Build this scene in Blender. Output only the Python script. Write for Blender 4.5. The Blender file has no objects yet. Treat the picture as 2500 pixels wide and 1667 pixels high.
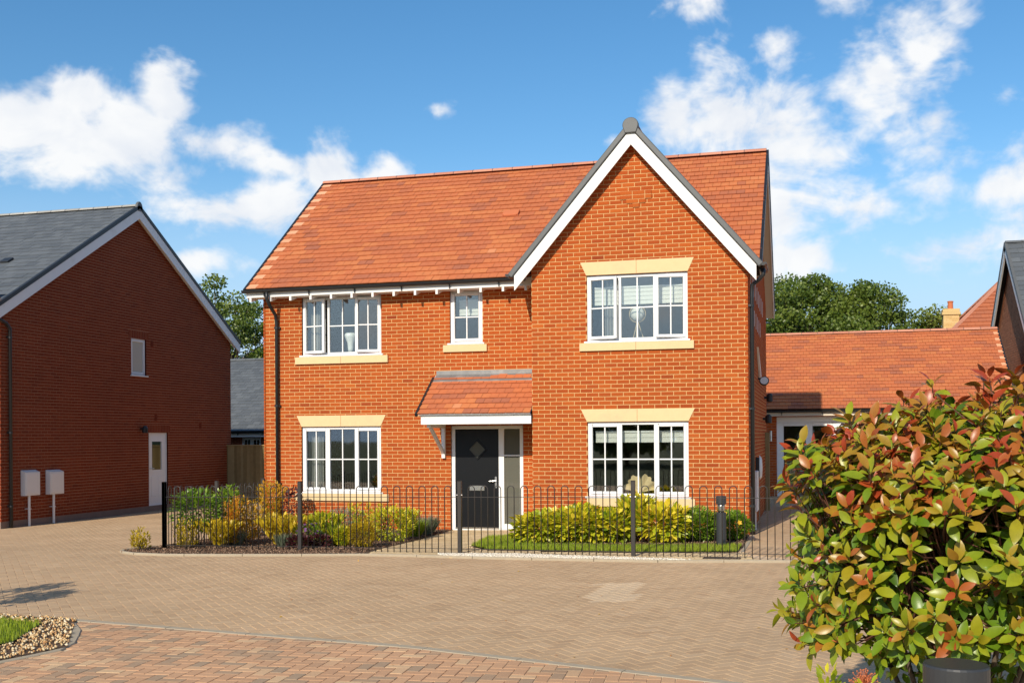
import bpy, bmesh, math, random
import numpy as np
from mathutils import Vector as V3, Matrix
R=math.radians; sin,cos,pi=math.sin,math.cos,math.pi
random.seed(7); rng=np.random.default_rng(7)
S=bpy.context.scene; COL=S.collection
# ------------------------------------------------------------------ camera
F=2650.; CAMZ=1.75; TH=math.atan(730/F); ROLL=0.0065
cam=bpy.data.cameras.new('camera'); co=bpy.data.objects.new('camera',cam); COL.objects.link(co); S.camera=co
cam.sensor_width=36; cam.lens=F/2500*36; cam.shift_y=(1064-833.5)/2500; cam.clip_end=2000; cam.clip_start=.05
co.location=(0,0,CAMZ)
co.matrix_world=Matrix.Translation((0,0,CAMZ))@Matrix.Rotation(TH,4,'Z')@Matrix.Rotation(pi/2,4,'X')@Matrix.Rotation(-ROLL,4,'Z')
S.render.resolution_x=1024; S.render.resolution_y=682
# ------------------------------------------------------------------ sun, sky
SUN_AZ=R(7.8); SUN_EL=R(30.5)          # sun stands behind the camera, a little left of the facade's normal
W=bpy.data.worlds.new('World'); S.world=W; W.use_nodes=True
sd=bpy.data.lights.new('sun','SUN'); sd.energy=4.9; sd.angle=R(.55); sd.color=(1,.895,.73)
so=bpy.data.objects.new('sun',sd); COL.objects.link(so)
tosun=V3((-sin(SUN_AZ)*cos(SUN_EL),-cos(SUN_AZ)*cos(SUN_EL),sin(SUN_EL)))
so.rotation_euler=tosun.to_track_quat('Z','Y').to_euler(); so.location=(0,-30,40)
S.view_settings.view_transform='Standard'; S.view_settings.look='None'; S.view_settings.gamma=1; S.view_settings.exposure=0.0
S.view_settings.use_curve_mapping=False

class NT:
    def __init__(s,t): s.t=t; t.nodes.clear()
    def n(s,typ,**k):
        nd=s.t.nodes.new(typ)
        for a,b in k.items():
            if a.startswith('i_'):
                key=a[2:]; key=int(key) if key.isdigit() else key.replace('_',' ')
                if hasattr(b,'is_output'): s.t.links.new(b,nd.inputs[key])
                else: nd.inputs[key].default_value=b
            else: setattr(nd,a,b)
        return nd
    def m(s,op,a,b=0.,c=None,clamp=False):
        nd=s.t.nodes.new('ShaderNodeMath'); nd.operation=op; nd.use_clamp=clamp
        for i,x in enumerate((a,b) if c is None else (a,b,c)):
            if hasattr(x,'is_output'): s.t.links.new(x,nd.inputs[i])
            else: nd.inputs[i].default_value=x
        return nd.outputs[0]
    def mix(s,f,a,b,mode='MIX'):
        nd=s.t.nodes.new('ShaderNodeMix'); nd.data_type='RGBA'; nd.blend_type=mode
        for i,x in ((0,f),(6,a),(7,b)):
            if hasattr(x,'is_output'): s.t.links.new(x,nd.inputs[i])
            else: nd.inputs[i].default_value=(x if i==0 else (*x,1) if len(x)==3 else x)
        return nd.outputs[2]
    def ramp(s,f,stops,interp='LINEAR'):
        nd=s.t.nodes.new('ShaderNodeValToRGB'); cr=nd.color_ramp; cr.interpolation=interp
        while len(cr.elements)<len(stops): cr.elements.new(.5)
        for e,(p,c) in zip(cr.elements,stops): e.position=p; e.color=(*c,1)
        s.t.links.new(f,nd.inputs[0]); return nd.outputs[0]
    def l(s,a,b): s.t.links.new(a,b)

def build_world():
    t=NT(W.node_tree); m=t.m
    sky=t.n('ShaderNodeTexSky',sky_type='NISHITA',sun_disc=False,sun_elevation=SUN_EL,sun_rotation=pi+SUN_AZ,altitude=0,air_density=1.0,dust_density=.4,ozone_density=2.2)
    tc=t.n('ShaderNodeTexCoord'); g=tc.outputs['Generated']
    sp=t.n('ShaderNodeSeparateXYZ',i_0=g); x,y,z=sp.outputs
    az=m('MULTIPLY',m('ARCTAN2',x,y),180/pi); el=m('MULTIPLY',m('ARCSINE',z),180/pi)
    # cloud masses: azimuth, elevation, half-widths (degrees), strength
    blobs=[(-38.6,14.6,4.6,2.3,1.15),(-34.6,14.9,3.4,2.3,1.15),(-33.0,16.6,1.7,2.1,1.1),(-36.8,16.4,2.2,1.4,1.),(-30.2,14.6,2.8,1.35,.95),(-27.6,13.9,1.7,.85,.62),(-42.5,15,3.,2.2,1.),(-32.5,13,2.5,1,.5),
      (-31,11.3,3.2,1.3,.62),(-27.5,11.6,3.4,1.7,.85),(-24.6,13.2,1.8,2.2,1.1),(-22.2,13.,1.7,1.6,1.05),(-25.5,10.7,3,1.3,.7),(-32,8.8,2.2,.7,.42),
      (-7.0,16.0,1.6,1.6,.8),(-4.0,16.0,2.4,1.8,.95),(-1.2,14.6,2.6,1.9,1.),(.6,13.6,1.8,1.3,.75),(-1.8,11.4,1.7,2.4,.8),(-1.0,8.6,2.2,1.5,1.),(-4.8,18.2,.9,1.2,.5),(-2,16.9,2.4,.8,.55),(-1.6,19,.8,.7,.4),
      (3.4,17.6,1.8,1.3,.85),(5.6,18.2,1.8,1.9,.9),(6.9,19.8,1.2,1.6,.5),(7.,17.6,1.2,1.2,.6),(5.9,14.9,1.7,1.4,.62),(4.6,13.6,1.,1.,.4),(9.2,15.5,.9,1.1,.42),
      (2.8,11.2,2.,1.3,.85),(6.0,11.9,1.8,1.2,.72),(8.8,11.6,1.8,1.2,.75),(7.0,8.8,3.0,1.2,.75),(10.5,9,2.4,1.6,.8),(-5.2,21.6,1.3,.9,.5),(1.4,21.2,1,.9,.45),(-9.8,15.1,.7,.35,.4),(-33.5,21.6,1.2,.5,.35),(-19.0,16.6,1.,.5,.3),(12.8,14,2.5,3,.8),(.6,9.8,.8,.8,.3),(.5,12.3,3.2,2.2,.42),(6.2,13.4,3.6,3.2,.36),(3.8,16,3,2,.3)]
    fld=None
    pv=t.n('ShaderNodeCombineXYZ',i_0=az,i_1=el,i_2=0.).outputs[0]
    for a,e,ra,re,s in blobs:
        k=1.5 if a>-12 else 1.3; ra*=k; re*=k*.95; s=s*1.0+(.12 if a>-12 else .42)
        q=t.n('ShaderNodeVectorMath',operation='MULTIPLY_ADD',i_0=pv,i_1=(1/ra,1/re,0),i_2=(-a/ra,-e/re,0)).outputs[0]
        q=t.n('ShaderNodeVectorMath',operation='LENGTH',i_0=q).outputs['Value']
        q=m('MULTIPLY_ADD',q,-s*1.35,s*1.2)
        fld=q if fld is None else m('SMOOTH_MAX',fld,q,.3)
    fld=m('MAXIMUM',fld,-1.2)
    mp=t.n('ShaderNodeMapping',i_Vector=g,i_Scale=(1,1,1.35))
    n1=t.n('ShaderNodeTexNoise',i_Vector=mp.outputs[0],i_Scale=11.,i_Detail=6.,i_Roughness=.58,i_Distortion=.6).outputs[0]
    n2=t.n('ShaderNodeTexNoise',i_Vector=mp.outputs[0],i_Scale=42.,i_Detail=3.,i_Roughness=.55,i_Distortion=.2).outputs[0]
    n0=t.n('ShaderNodeTexNoise',i_Vector=mp.outputs[0],i_Scale=3.4,i_Detail=3.,i_Roughness=.5).outputs[0]
    # the same kind of scattered cumulus carries on all round
    out=m('SUBTRACT',m('MULTIPLY',m('ABSOLUTE',m('ADD',az,15.)),1/9.),3.4,clamp=True)
    lowfade=m('MULTIPLY',m('SUBTRACT',el,3.),.2,clamp=True)
    gen=m('MULTIPLY',m('SUBTRACT',n0,.535),6.)
    fld=m('ADD',m('MULTIPLY',fld,m('SUBTRACT',1.,out)),m('MULTIPLY',m('MINIMUM',gen,1.1),out))
    d=m('ADD',m('SUBTRACT',fld,.12),m('ADD',m('MULTIPLY',m('SUBTRACT',n1,.5),3.0),m('MULTIPLY',m('SUBTRACT',n2,.5),1.5)))
    nd=t.n('ShaderNodeMapRange',interpolation_type='SMOOTHSTEP',i_0=d,i_1=-.12,i_2=1.0,i_3=0.,i_4=1.)
    alpha=m('MULTIPLY',nd.outputs[0],m('ADD',.45,m('MULTIPLY',lowfade,.52)))
    # thick middles a touch greyer, edges and crowns white
    up=t.n('ShaderNodeVectorMath',operation='ADD',i_0=mp.outputs[0],i_1=(0,0,.022))
    n3=t.n('ShaderNodeTexNoise',i_Vector=up.outputs[0],i_Scale=13.,i_Detail=3.,i_Roughness=.56).outputs[0]
    sh=m('MULTIPLY',m('SUBTRACT',n1,n3),2.8)
    sh=m('ADD',.62,sh,clamp=True)
    cc=t.mix(sh,(5.5,5.8,6.3),(6.75,6.8,6.85))
    hs=t.n('ShaderNodeHueSaturation',i_Hue=.497,i_Saturation=1.28,i_Value=1.0,i_Color=sky.outputs[0])
    hz=t.n('ShaderNodeMapRange',interpolation_type='SMOOTHSTEP',i_0=el,i_1=1.,i_2=15.,i_3=1.,i_4=0.)
    hs=t.n('ShaderNodeMix',data_type='RGBA',i_0=hz.outputs[0],i_6=hs.outputs[0],i_7=(3.5,4.7,6.3,1))
    colr=t.mix(alpha,hs.outputs[2],cc)
    bg=t.n('ShaderNodeBackground',i_Color=colr,i_Strength=.145)
    o=t.n('ShaderNodeOutputWorld'); t.l(bg.outputs[0],o.inputs[0])
build_world(); W.cycles.sampling_method='MANUAL'; W.cycles.sample_map_resolution=256

# ------------------------------------------------------------------ materials
MATS={}
def newmat(name):
    m=bpy.data.materials.new(name); m.use_nodes=True; MATS[name]=m; return m,NT(m.node_tree)
def pbsdf(t,color,rough=.6,spec=.4,bump=None,bstr=.3,bdist=.01,metal=0.,coat=0.,normal=None):
    b=t.n('ShaderNodeBsdfPrincipled')
    def put(k,v):
        if hasattr(v,'is_output'): t.l(v,b.inputs[k])
        else: b.inputs[k].default_value=(*v,1) if isinstance(v,tuple) and len(v)==3 else v
    put('Base Color',color); put('Roughness',rough); put('Specular IOR Level',spec); put('Metallic',metal); put('Coat Weight',coat)
    if bump is not None:
        bn=t.n('ShaderNodeBump',i_Strength=bstr,i_Distance=bdist,i_Height=bump); t.l(bn.outputs[0],b.inputs['Normal'])
    return b
def outp(t,sh):
    o=t.n('ShaderNodeOutputMaterial'); t.l(sh,o.inputs[0])
def wpos(t): return t.n('ShaderNodeNewGeometry').outputs['Position']
def noise(t,vec,scale,det=4.,rough=.55): return t.n('ShaderNodeTexNoise',i_Vector=vec,i_Scale=scale,i_Detail=det,i_Roughness=rough).outputs[0]
def tint(t): return t.n('ShaderNodeAttribute',attribute_name='tint').outputs['Fac']

def piece_mat(name,stops,rough=.85,var=.22,nsc=30.,bstr=.35,bdist=.004,spec=.25,stain=.15,fine=220.):
    """many pieces, each with its own tint; fine grain and weathering on top"""
    m,t=newmat(name); p=wpos(t)
    c=t.ramp(tint(t),stops)
    n=noise(t,p,nsc,5.); f=noise(t,p,fine,3.); big=noise(t,p,.9,4.)
    k=t.m('ADD',1-var,t.m('MULTIPLY',n,2*var)); k=t.m('MULTIPLY',k,t.m('ADD',1-stain,t.m('MULTIPLY',big,2*stain))); k=t.m('MULTIPLY',k,t.m('ADD',.9,t.m('MULTIPLY',noise(t,p,.28,2.),.2)))
    k=t.m('MULTIPLY',k,t.m('ADD',.9,t.m('MULTIPLY',f,.2)))
    c=t.mix(1.,c,t.n('ShaderNodeCombineColor',i_0=k,i_1=k,i_2=k).outputs[0],'MULTIPLY')
    h=t.m('ADD',t.m('MULTIPLY',n,.5),t.m('MULTIPLY',f,.5))
    b=pbsdf(t,c,rough,spec,h,bstr,bdist); outp(t,b.outputs[0]); return m
def plain(name,col,rough=.5,spec=.4,var=.06,nsc=6.,bstr=.05,bdist=.003,metal=0.,coat=0.,dirt=None):
    m,t=newmat(name); p=wpos(t); n=noise(t,p,nsc,5.); f=noise(t,p,90.,3.)
    k=t.m('ADD',1-var,t.m('MULTIPLY',n,2*var))
    c=t.mix(1.,col,t.n('ShaderNodeCombineColor',i_0=k,i_1=k,i_2=k).outputs[0],'MULTIPLY')
    if dirt:
        w=t.n('ShaderNodeMapRange',i_0=noise(t,p,dirt[1],6.,.65),i_1=dirt[2],i_2=dirt[3],i_3=0.,i_4=dirt[4]).outputs[0]
        c=t.mix(w,c,dirt[0])
    r=t.m('ADD',rough-.05,t.m('MULTIPLY',f,.1))
    b=pbsdf(t,c,r,spec,t.m('ADD',t.m('MULTIPLY',n,.6),t.m('MULTIPLY',f,.4)),bstr,bdist,metal,coat); outp(t,b.outputs[0]); return m

piece_mat('brick_red',[(0,(.27,.046,.012)),(.35,(.35,.066,.013)),(.7,(.405,.084,.015)),(1,(.45,.108,.020))],.88,.16,38.,.5,.004,.2,.17)
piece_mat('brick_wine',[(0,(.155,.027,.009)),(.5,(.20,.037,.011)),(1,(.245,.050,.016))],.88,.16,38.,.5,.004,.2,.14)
piece_mat('brick_brown',[(0,(.28,.10,.05)),(.5,(.42,.155,.075)),(1,(.50,.20,.10))],.88,.2,38.,.5,.004,.2,.14)
piece_mat('brick_yellow',[(0,(.55,.38,.16)),(1,(.68,.5,.24))],.88,.14,38.,.5,.004,.2,.1)
piece_mat('tile_red',[(0,(.36,.125,.07)),(.12,(.40,.13,.064)),(.25,(.45,.14,.062)),(.6,(.50,.152,.060)),(.85,(.53,.18,.068)),(.9,(.56,.21,.09)),(.93,(.70,.33,.18)),(1,(.74,.38,.22))],.8,.12,14.,.35,.003,.25,.12,120.)
piece_mat('ridge_clay',[(0,(.46,.19,.12)),(1,(.56,.26,.17))],.85,.14,18.,.3,.003,.2,.2)
piece_mat('slate_grey',[(0,(.085,.095,.105)),(1,(.13,.142,.152))],.62,.12,16.,.3,.003,.4,.18,80.)
piece_mat('paver_tan',[(0,(.44,.292,.17)),(.5,(.495,.34,.20)),(.85,(.53,.372,.225)),(1,(.63,.47,.30))],.9,.13,45.,.5,.003,.2,.20,300.)
piece_mat('paver_brindle',[(0,(.38,.27,.175)),(.2,(.43,.275,.165)),(.45,(.52,.30,.168)),(.7,(.57,.335,.188)),(1,(.62,.42,.24))],.9,.14,45.,.5,.003,.2,.16,300.)
piece_mat('path_block',[(0,(.52,.39,.22)),(1,(.66,.51,.3))],.9,.13,45.,.4,.003,.2,.15,300.)
piece_mat('pebble',[(0,(.26,.17,.10)),(.25,(.52,.27,.10)),(.5,(.64,.41,.18)),(.75,(.72,.55,.31)),(1,(.82,.70,.50))],.7,.15,60.,.3,.002,.35,.1,200.)
piece_mat('white_chipping',[(0,(.60,.52,.40)),(1,(.84,.78,.66))],.8,.1,60.,.3,.002,.3,.1)
piece_mat('bark_chip',[(0,(.085,.05,.032)),(.6,(.19,.11,.07)),(1,(.34,.23,.15))],.9,.2,60.,.4,.003,.2,.2)
piece_mat('timber_board',[(0,(.20,.145,.062)),(.5,(.27,.20,.09)),(1,(.33,.25,.12))],.85,.25,9.,.4,.003,.2,.2,60.)
plain('mortar_sand',(.64,.405,.175),.95,.15,.16,30.,.5,.004)
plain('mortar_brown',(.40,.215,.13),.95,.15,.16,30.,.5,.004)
plain('concrete',(.40,.335,.24),.9,.2,.16,14.,.4,.003)
plain('plinth_grey',(.24,.17,.135),.93,.2,.2,5.,.4,.004)
plain('joint_sand',(.68,.50,.32),.95,.1,.16,25.,.4,.003)
plain('upvc_white',(.80,.80,.79),.32,.45,.02,5.,.01,.001)
plain('painted_white',(.80,.795,.77),.5,.4,.03,6.,.04,.002,dirt=((.55,.50,.42),3.,.56,.8,.35))
plain('cream_soffit',(.62,.54,.43),.6,.3,.05,6.)
plain('stone_buff',(.70,.525,.29),.85,.2,.07,9.,.25,.003,dirt=((.56,.42,.26),2.5,.5,.8,.45))
plain('black_plastic',(.018,.019,.021),.38,.45,.1,8.,.02,.001)
plain('verge_grey',(.105,.11,.112),.5,.4,.12,8.,.05,.002)
plain('lead_grey',(.22,.215,.21),.5,.5,.3,7.,.3,.006,metal=.35,dirt=((.5,.48,.46),4.,.52,.75,.5))
plain('door_black',(.010,.011,.013),.3,.22,.2,20.,.04,.002)
plain('fence_black',(.036,.031,.028),.42,.45,.25,10.,.08,.002)
plain('bollard_grey',(.036,.038,.041),.42,.45,.08,6.,.03,.001)
plain('steel',(.62,.61,.6),.28,.5,.05,9.,.02,.001,metal=1.)
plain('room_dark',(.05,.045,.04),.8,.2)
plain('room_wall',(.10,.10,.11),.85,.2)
plain('timber_floor',(.09,.06,.04),.6,.3)
plain('meter_plastic',(.80,.76,.70),.5,.4,.03)
plain('blind_cloth',(.74,.73,.69),.8,.2,.04)
plain('curtain_grey',(.34,.33,.32),.85,.2,.08)
plain('shade_cream',(.72,.55,.34),.7,.2,.05)
plain('terracotta',(.52,.16,.07),.8,.2,.12)
plain('bark',(.11,.085,.062),.9,.2,.3,12.,.6,.01)
plain('twig_red',(.11,.045,.03),.6,.3,.25,14.)
plain('soil',(.115,.075,.05),.95,.1,.3,7.,.8,.02)
plain('lawn_soil',(.05,.07,.022),.95,.1,.3,7.,.8,.02)
plain('render_far',(.33,.17,.12),.9,.2,.1)
plain('asphalt',(.11,.105,.10),.9,.2,.15,8.,.4,.004)
def glassmat(name,ior,tintc=(.93,.96,.95),frost=None):
    m,t=newmat(name)
    ge=t.n('ShaderNodeNewGeometry'); ca=t.m('ABSOLUTE',t.n('ShaderNodeVectorMath',operation='DOT_PRODUCT',i_0=ge.outputs['Normal'],i_1=ge.outputs['Incoming']).outputs['Value'])
    r0=((ior-1)/(ior+1))**2; fr=t.m('MULTIPLY_ADD',t.m('POWER',t.m('SUBTRACT',1.,ca,clamp=True),5.),1-r0,r0)   # Schlick, same from both sides
    gl=t.n('ShaderNodeBsdfGlossy',i_Color=(1,1,1,1),i_Roughness=.02)
    if frost: tr=t.n('ShaderNodeBsdfDiffuse',i_Color=(*frost,1))
    else: tr=t.n('ShaderNodeBsdfTransparent',i_Color=(*tintc,1))
    # rolled panes are never perfectly flat
    bn=t.n('ShaderNodeBump',i_Strength=.12,i_Distance=.004,i_Height=noise(t,wpos(t),2.2,1.)); t.l(bn.outputs[0],gl.inputs['Normal'])
    mx=t.n('ShaderNodeMixShader',i_0=fr,i_1=tr.outputs[0],i_2=gl.outputs[0]); outp(t,mx.outputs[0])
glassmat('window_glass',2.05); glassmat('frosted_glass',1.5,frost=(.115,.115,.095)); glassmat('clear_acrylic',1.45); glassmat('obscured_glass',1.5,frost=(.50,.47,.41))
def leafmat(name,stops,rough=.36,trans=.28,var=.18,spec=.45):
    m,t=newmat(name); p=wpos(t)
    c=t.ramp(tint(t),stops); n=noise(t,p,26.,3.)
    k=t.m('ADD',1-var,t.m('MULTIPLY',n,2*var))
    c=t.mix(1.,c,t.n('ShaderNodeCombineColor',i_0=k,i_1=k,i_2=k).outputs[0],'MULTIPLY')
    b=pbsdf(t,c,rough,spec,noise(t,p,140.,2.),.12,.002)
    tl=t.n('ShaderNodeBsdfTranslucent',i_Color=t.mix(1.,c,(1.5,1.5,.9),'MULTIPLY'))
    mx=t.n('ShaderNodeMixShader',i_0=trans,i_1=b.outputs[0],i_2=tl.outputs[0]); outp(t,mx.outputs[0]); return m
leafmat('leaf_photinia',[(0,(.055,.115,.010)),(.28,(.13,.225,.012)),(.55,(.29,.31,.014)),(.72,(.33,.20,.018)),(.86,(.37,.115,.022)),(1,(.36,.055,.018))],.34,.2,.26,.4)
leafmat('leaf_oak',[(0,(.055,.10,.014)),(.5,(.12,.17,.022)),(1,(.21,.25,.045))],.45,.22)
leafmat('leaf_green',[(0,(.06,.13,.014)),(.6,(.16,.27,.022)),(1,(.32,.40,.05))],.3,.3)
leafmat('leaf_lime',[(0,(.10,.17,.012)),(.4,(.34,.39,.018)),(.72,(.66,.58,.03)),(1,(.80,.62,.06))],.36,.25)
leafmat('leaf_gold',[(0,(.24,.19,.016)),(.5,(.56,.41,.022)),(1,(.74,.54,.045))],.4,.3)
leafmat('leaf_orange',[(0,(.34,.24,.016)),(.45,(.58,.36,.022)),(.8,(.64,.27,.028)),(1,(.55,.14,.022))],.4,.3)
leafmat('leaf_purple',[(0,(.035,.012,.014)),(1,(.12,.028,.03))],.4,.2)
leafmat('leaf_silver',[(0,(.11,.14,.085)),(1,(.30,.33,.24))],.5,.25)
leafmat('grass_blade',[(0,(.12,.20,.012)),(.6,(.31,.40,.018)),(1,(.50,.52,.07))],.45,.3)
leafmat('petal_yellow',[(0,(.75,.42,.02)),(1,(.85,.58,.05))],.6,.3)
leafmat('petal_purple',[(0,(.14,.05,.18)),(1,(.25,.10,.30))],.6,.3)

# ------------------------------------------------------------------ mesh helpers
class MB:
    def __init__(s): s.v=[]; s.f=[]; s.t=[]
    def quad(s,a,b,c,d,t=.5):
        i=len(s.v); s.v+=[tuple(a),tuple(b),tuple(c),tuple(d)]; s.f.append((i,i+1,i+2,i+3)); s.t.append(t)
    def poly(s,ps,t=.5):
        i=len(s.v); s.v+=[tuple(p) for p in ps]; s.f.append(tuple(range(i,i+len(ps)))); s.t.append(t)
    def box(s,x0,x1,y0,y1,z0,z1,t=.5,b=0.):
        if x0>x1: x0,x1=x1,x0
        if y0>y1: y0,y1=y1,y0
        if z0>z1: z0,z1=z1,z0
        s.obox((0,0,0),(1,0,0),(0,1,0),(0,0,1),x0,x1,y0,y1,z0,z1,t)
    def obox(s,o,a,b,c,a0,a1,b0,b1,c0,c1,t=.5):
        o,a,b,c=map(V3,(o,a,b,c)); i=len(s.v)
        for k in (c0,c1):
            for (p,q) in ((a0,b0),(a1,b0),(a1,b1),(a0,b1)): s.v.append(tuple(o+a*p+b*q+c*k))
        fs=[(0,3,2,1),(4,5,6,7),(0,1,5,4),(1,2,6,5),(2,3,7,6),(3,0,4,7)]
        if a.cross(b).dot(c)<0: fs=[f[::-1] for f in fs]
        s.f+=[tuple(i+q for q in f) for f in fs]; s.t+=[t]*6
    def prism(s,poly,fr,n0,n1,ch=0.,t=.5,back=False):
        """convex polygon in frame (o,u,v,n) extruded n0..n1, front edges chamfered"""
        o,u,v,n=fr; k=len(poly); i=len(s.v)
        cx=sum(p[0] for p in poly)/k; cy=sum(p[1] for p in poly)/k
        def P(p,d): return tuple(o+u*p[0]+v*p[1]+n*d)
        s.v+=[P(p,n0) for p in poly]
        if ch>0:
            s.v+=[P(p,n1-ch) for p in poly]
            q=[]
            for p in poly:
                dx,dy=cx-p[0],cy-p[1]; q.append((p[0]+math.copysign(min(ch,abs(dx)*.5),dx),p[1]+math.copysign(min(ch,abs(dy)*.5),dy)))
            s.v+=[P(p,n1) for p in q]; rings=3
        else:
            s.v+=[P(p,n1) for p in poly]; rings=2
        for r in range(rings-1):
            for j in range(k):
                a=i+r*k+j; b=i+r*k+(j+1)%k; s.f.append((a,b,b+k,a+k)); s.t.append(t)
        s.f.append(tuple(i+(rings-1)*k+j for j in range(k))); s.t.append(t)
        if back: s.f.append(tuple(i+j for j in reversed(range(k)))); s.t.append(t)
    def tube(s,pts,r,n=8,t=.5,cap=True,r1=None):
        pts=[V3(p) for p in pts]; i0=len(s.v); m=len(pts); up=None
        for k,p in enumerate(pts):
            d=((pts[min(k+1,m-1)]-p).normalized()+(p-pts[max(k-1,0)]).normalized())
            d=d.normalized() if d.length>1e-6 else V3((0,0,1))
            if up is None: up=V3((0,0,1)) if abs(d.z)<.9 else V3((1,0,0))
            a=d.cross(up).normalized(); b=a.cross(d).normalized(); up=b
            rr=r if r1 is None else r+(r1-r)*k/max(1,m-1)
            for j in range(n):
                an=2*pi*j/n; s.v.append(tuple(p+a*cos(an)*rr+b*sin(an)*rr))
        for k in range(m-1):
            for j in range(n):
                a=i0+k*n+j; b=i0+k*n+(j+1)%n; s.f.append((a,b,b+n,a+n)); s.t.append(t)
        if cap:
            s.f.append(tuple(i0+j for j in reversed(range(n)))); s.t.append(t)
            s.f.append(tuple(i0+(m-1)*n+j for j in range(n))); s.t.append(t)
    def lathe(s,c,prof,n=24,t=.5):
        i0=len(s.v); c=V3(c)
        for (r,z) in prof:
            for j in range(n):
                an=2*pi*j/n; s.v.append((c.x+r*cos(an),c.y+r*sin(an),c.z+z))
        for k in range(len(prof)-1):
            for j in range(n):
                a=i0+k*n+j; b=i0+k*n+(j+1)%n; s.f.append((a,b,b+n,a+n)); s.t.append(t)
        s.f.append(tuple(i0+j for j in reversed(range(n)))); s.t.append(t)
        s.f.append(tuple(i0+(len(prof)-1)*n+j for j in range(n))); s.t.append(t)
WM={}
def setpar(o,p):
    if p is not None:
        o.parent=p; o.matrix_parent_inverse=WM.get(p,Matrix.Identity(4)).inverted()
def mesh_of(name,mb,mat,smooth=False):
    me=bpy.data.meshes.new(name); me.from_pydata(mb.v,[],mb.f)
    if mat: me.materials.append(MATS[mat])
    a=me.attributes.new('tint','FLOAT','FACE'); a.data.foreach_set('value',np.array(mb.t,dtype=np.float32))
    if smooth: me.shade_smooth()
    return me
def bevel_mesh(me,w,seg=1):
    bm=bmesh.new(); bm.from_mesh(me)
    bmesh.ops.remove_doubles(bm,verts=bm.verts,dist=1e-5)
    bmesh.ops.bevel(bm,geom=[e for e in bm.edges if len(e.link_faces)==2 and e.calc_face_angle(0)>.5],offset=w,segments=seg,affect='EDGES',clamp_overlap=True)
    bm.to_mesh(me); bm.free()
def obj(name,mb,mat,parent=None,smooth=False,kind=None,bevel=0.):
    me=mb if isinstance(mb,bpy.types.Mesh) else mesh_of(name,mb,mat,smooth)
    if bevel: bevel_mesh(me,bevel)
    o=bpy.data.objects.new(name,me); COL.objects.link(o); WM[o]=Matrix.Identity(4); setpar(o,parent)
    if kind: o['kind']=kind
    return o
def inst(name,me,M,parent=None):
    o=bpy.data.objects.new(name,me); COL.objects.link(o); WM[o]=M.copy(); setpar(o,parent); o.matrix_basis=M
    return o
def thing(name,label,cat,loc=(0,0,0),group=None):
    o=bpy.data.objects.new(name,None); COL.objects.link(o); o.location=loc; o.empty_display_size=.2
    WM[o]=Matrix.Translation(loc); o['label']=label; o['category']=cat
    if group: o['group']=group
    return o
def tag(o,label,cat,group=None):
    o['label']=label; o['category']=cat
    if group: o['group']=group
    return o
def struct(name,mb,mat,smooth=False): return obj(name,mb,mat,None,smooth,'structure')
def scatter_mesh(name,tv,tf,M,pos,tints,mat,smooth=False):
    """numpy copies of one small template: M (n,3,3), pos (n,3)"""
    tv=np.asarray(tv,dtype=np.float64); n=len(pos); k=len(tv); nf=len(tf); c=len(tf[0])
    v=(np.einsum('nij,kj->nki',M,tv)+pos[:,None,:]).reshape(-1,3)
    fa=(np.asarray(tf)[None]+ (np.arange(n)*k)[:,None,None]).reshape(-1)
    me=bpy.data.meshes.new(name); me.vertices.add(n*k); me.vertices.foreach_set('co',v.astype(np.float32).ravel())
    me.loops.add(n*nf*c); me.loops.foreach_set('vertex_index',fa.astype(np.int32))
    me.polygons.add(n*nf); me.polygons.foreach_set('loop_start',(np.arange(n*nf)*c).astype(np.int32))
    try: me.polygons.foreach_set('loop_total',np.full(n*nf,c,dtype=np.int32))
    except Exception: pass
    me.update(calc_edges=True); me.materials.append(MATS[mat])
    a=me.attributes.new('tint','FLOAT','FACE'); a.data.foreach_set('value',np.repeat(np.asarray(tints,dtype=np.float32),nf))
    if smooth: me.shade_smooth()
    return me
def basis(fwd,roll,upv=None):
    """rows of frames: x=side, y=fwd, z=normal for arrays of directions"""
    f=fwd/np.linalg.norm(fwd,axis=1,keepdims=True)
    u=np.tile(np.array([[0,0,1.]]),(len(f),1)) if upv is None else upv
    s=np.cross(f,u); ln=np.linalg.norm(s,axis=1,keepdims=True); s=np.where(ln<1e-3,np.array([[1.,0,0]]),s/np.maximum(ln,1e-6))
    n=np.cross(s,f)
    c,k=np.cos(roll)[:,None],np.sin(roll)[:,None]
    s2=s*c+n*k; n2=-s*k+n*c
    return np.stack([s2,f,n2],axis=2)
def frame(o,u,n):
    u=V3(u).normalized(); n=V3(n).normalized(); v=n.cross(u); return (V3(o),u,v,n)
def clip(poly,hp):
    """clip a convex polygon by half-planes a*x+b*y<=c"""
    for a,b,c in hp:
        out=[]; k=len(poly)
        for i in range(k):
            p,q=poly[i],poly[(i+1)%k]; dp=a*p[0]+b*p[1]-c; dq=a*q[0]+b*q[1]-c
            if dp<=0: out.append(p)
            if (dp<0<dq) or (dq<0<dp):
                s=dp/(dp-dq); out.append((p[0]+(q[0]-p[0])*s,p[1]+(q[1]-p[1])*s))
        poly=out
        if len(poly)<3: return []
    return poly
def area(p): return abs(sum(p[i][0]*p[(i+1)%len(p)][1]-p[(i+1)%len(p)][0]*p[i][1] for i in range(len(p))))/2
def rect_minus(rs,holes,eps=.012):
    for (h0,h1,g0,g1) in holes:
        out=[]
        for (a,b,c,d) in rs:
            if b<=h0 or a>=h1 or d<=g0 or c>=g1: out.append((a,b,c,d)); continue
            if h0-a>eps: out.append((a,h0,c,d))
            if b-h1>eps: out.append((h1,b,c,d))
            lo,hi=max(a,h0),min(b,h1)
            if g0-c>eps: out.append((lo,hi,c,g0))
            if d-g1>eps: out.append((lo,hi,g1,d))
        rs=out
    return rs
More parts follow.
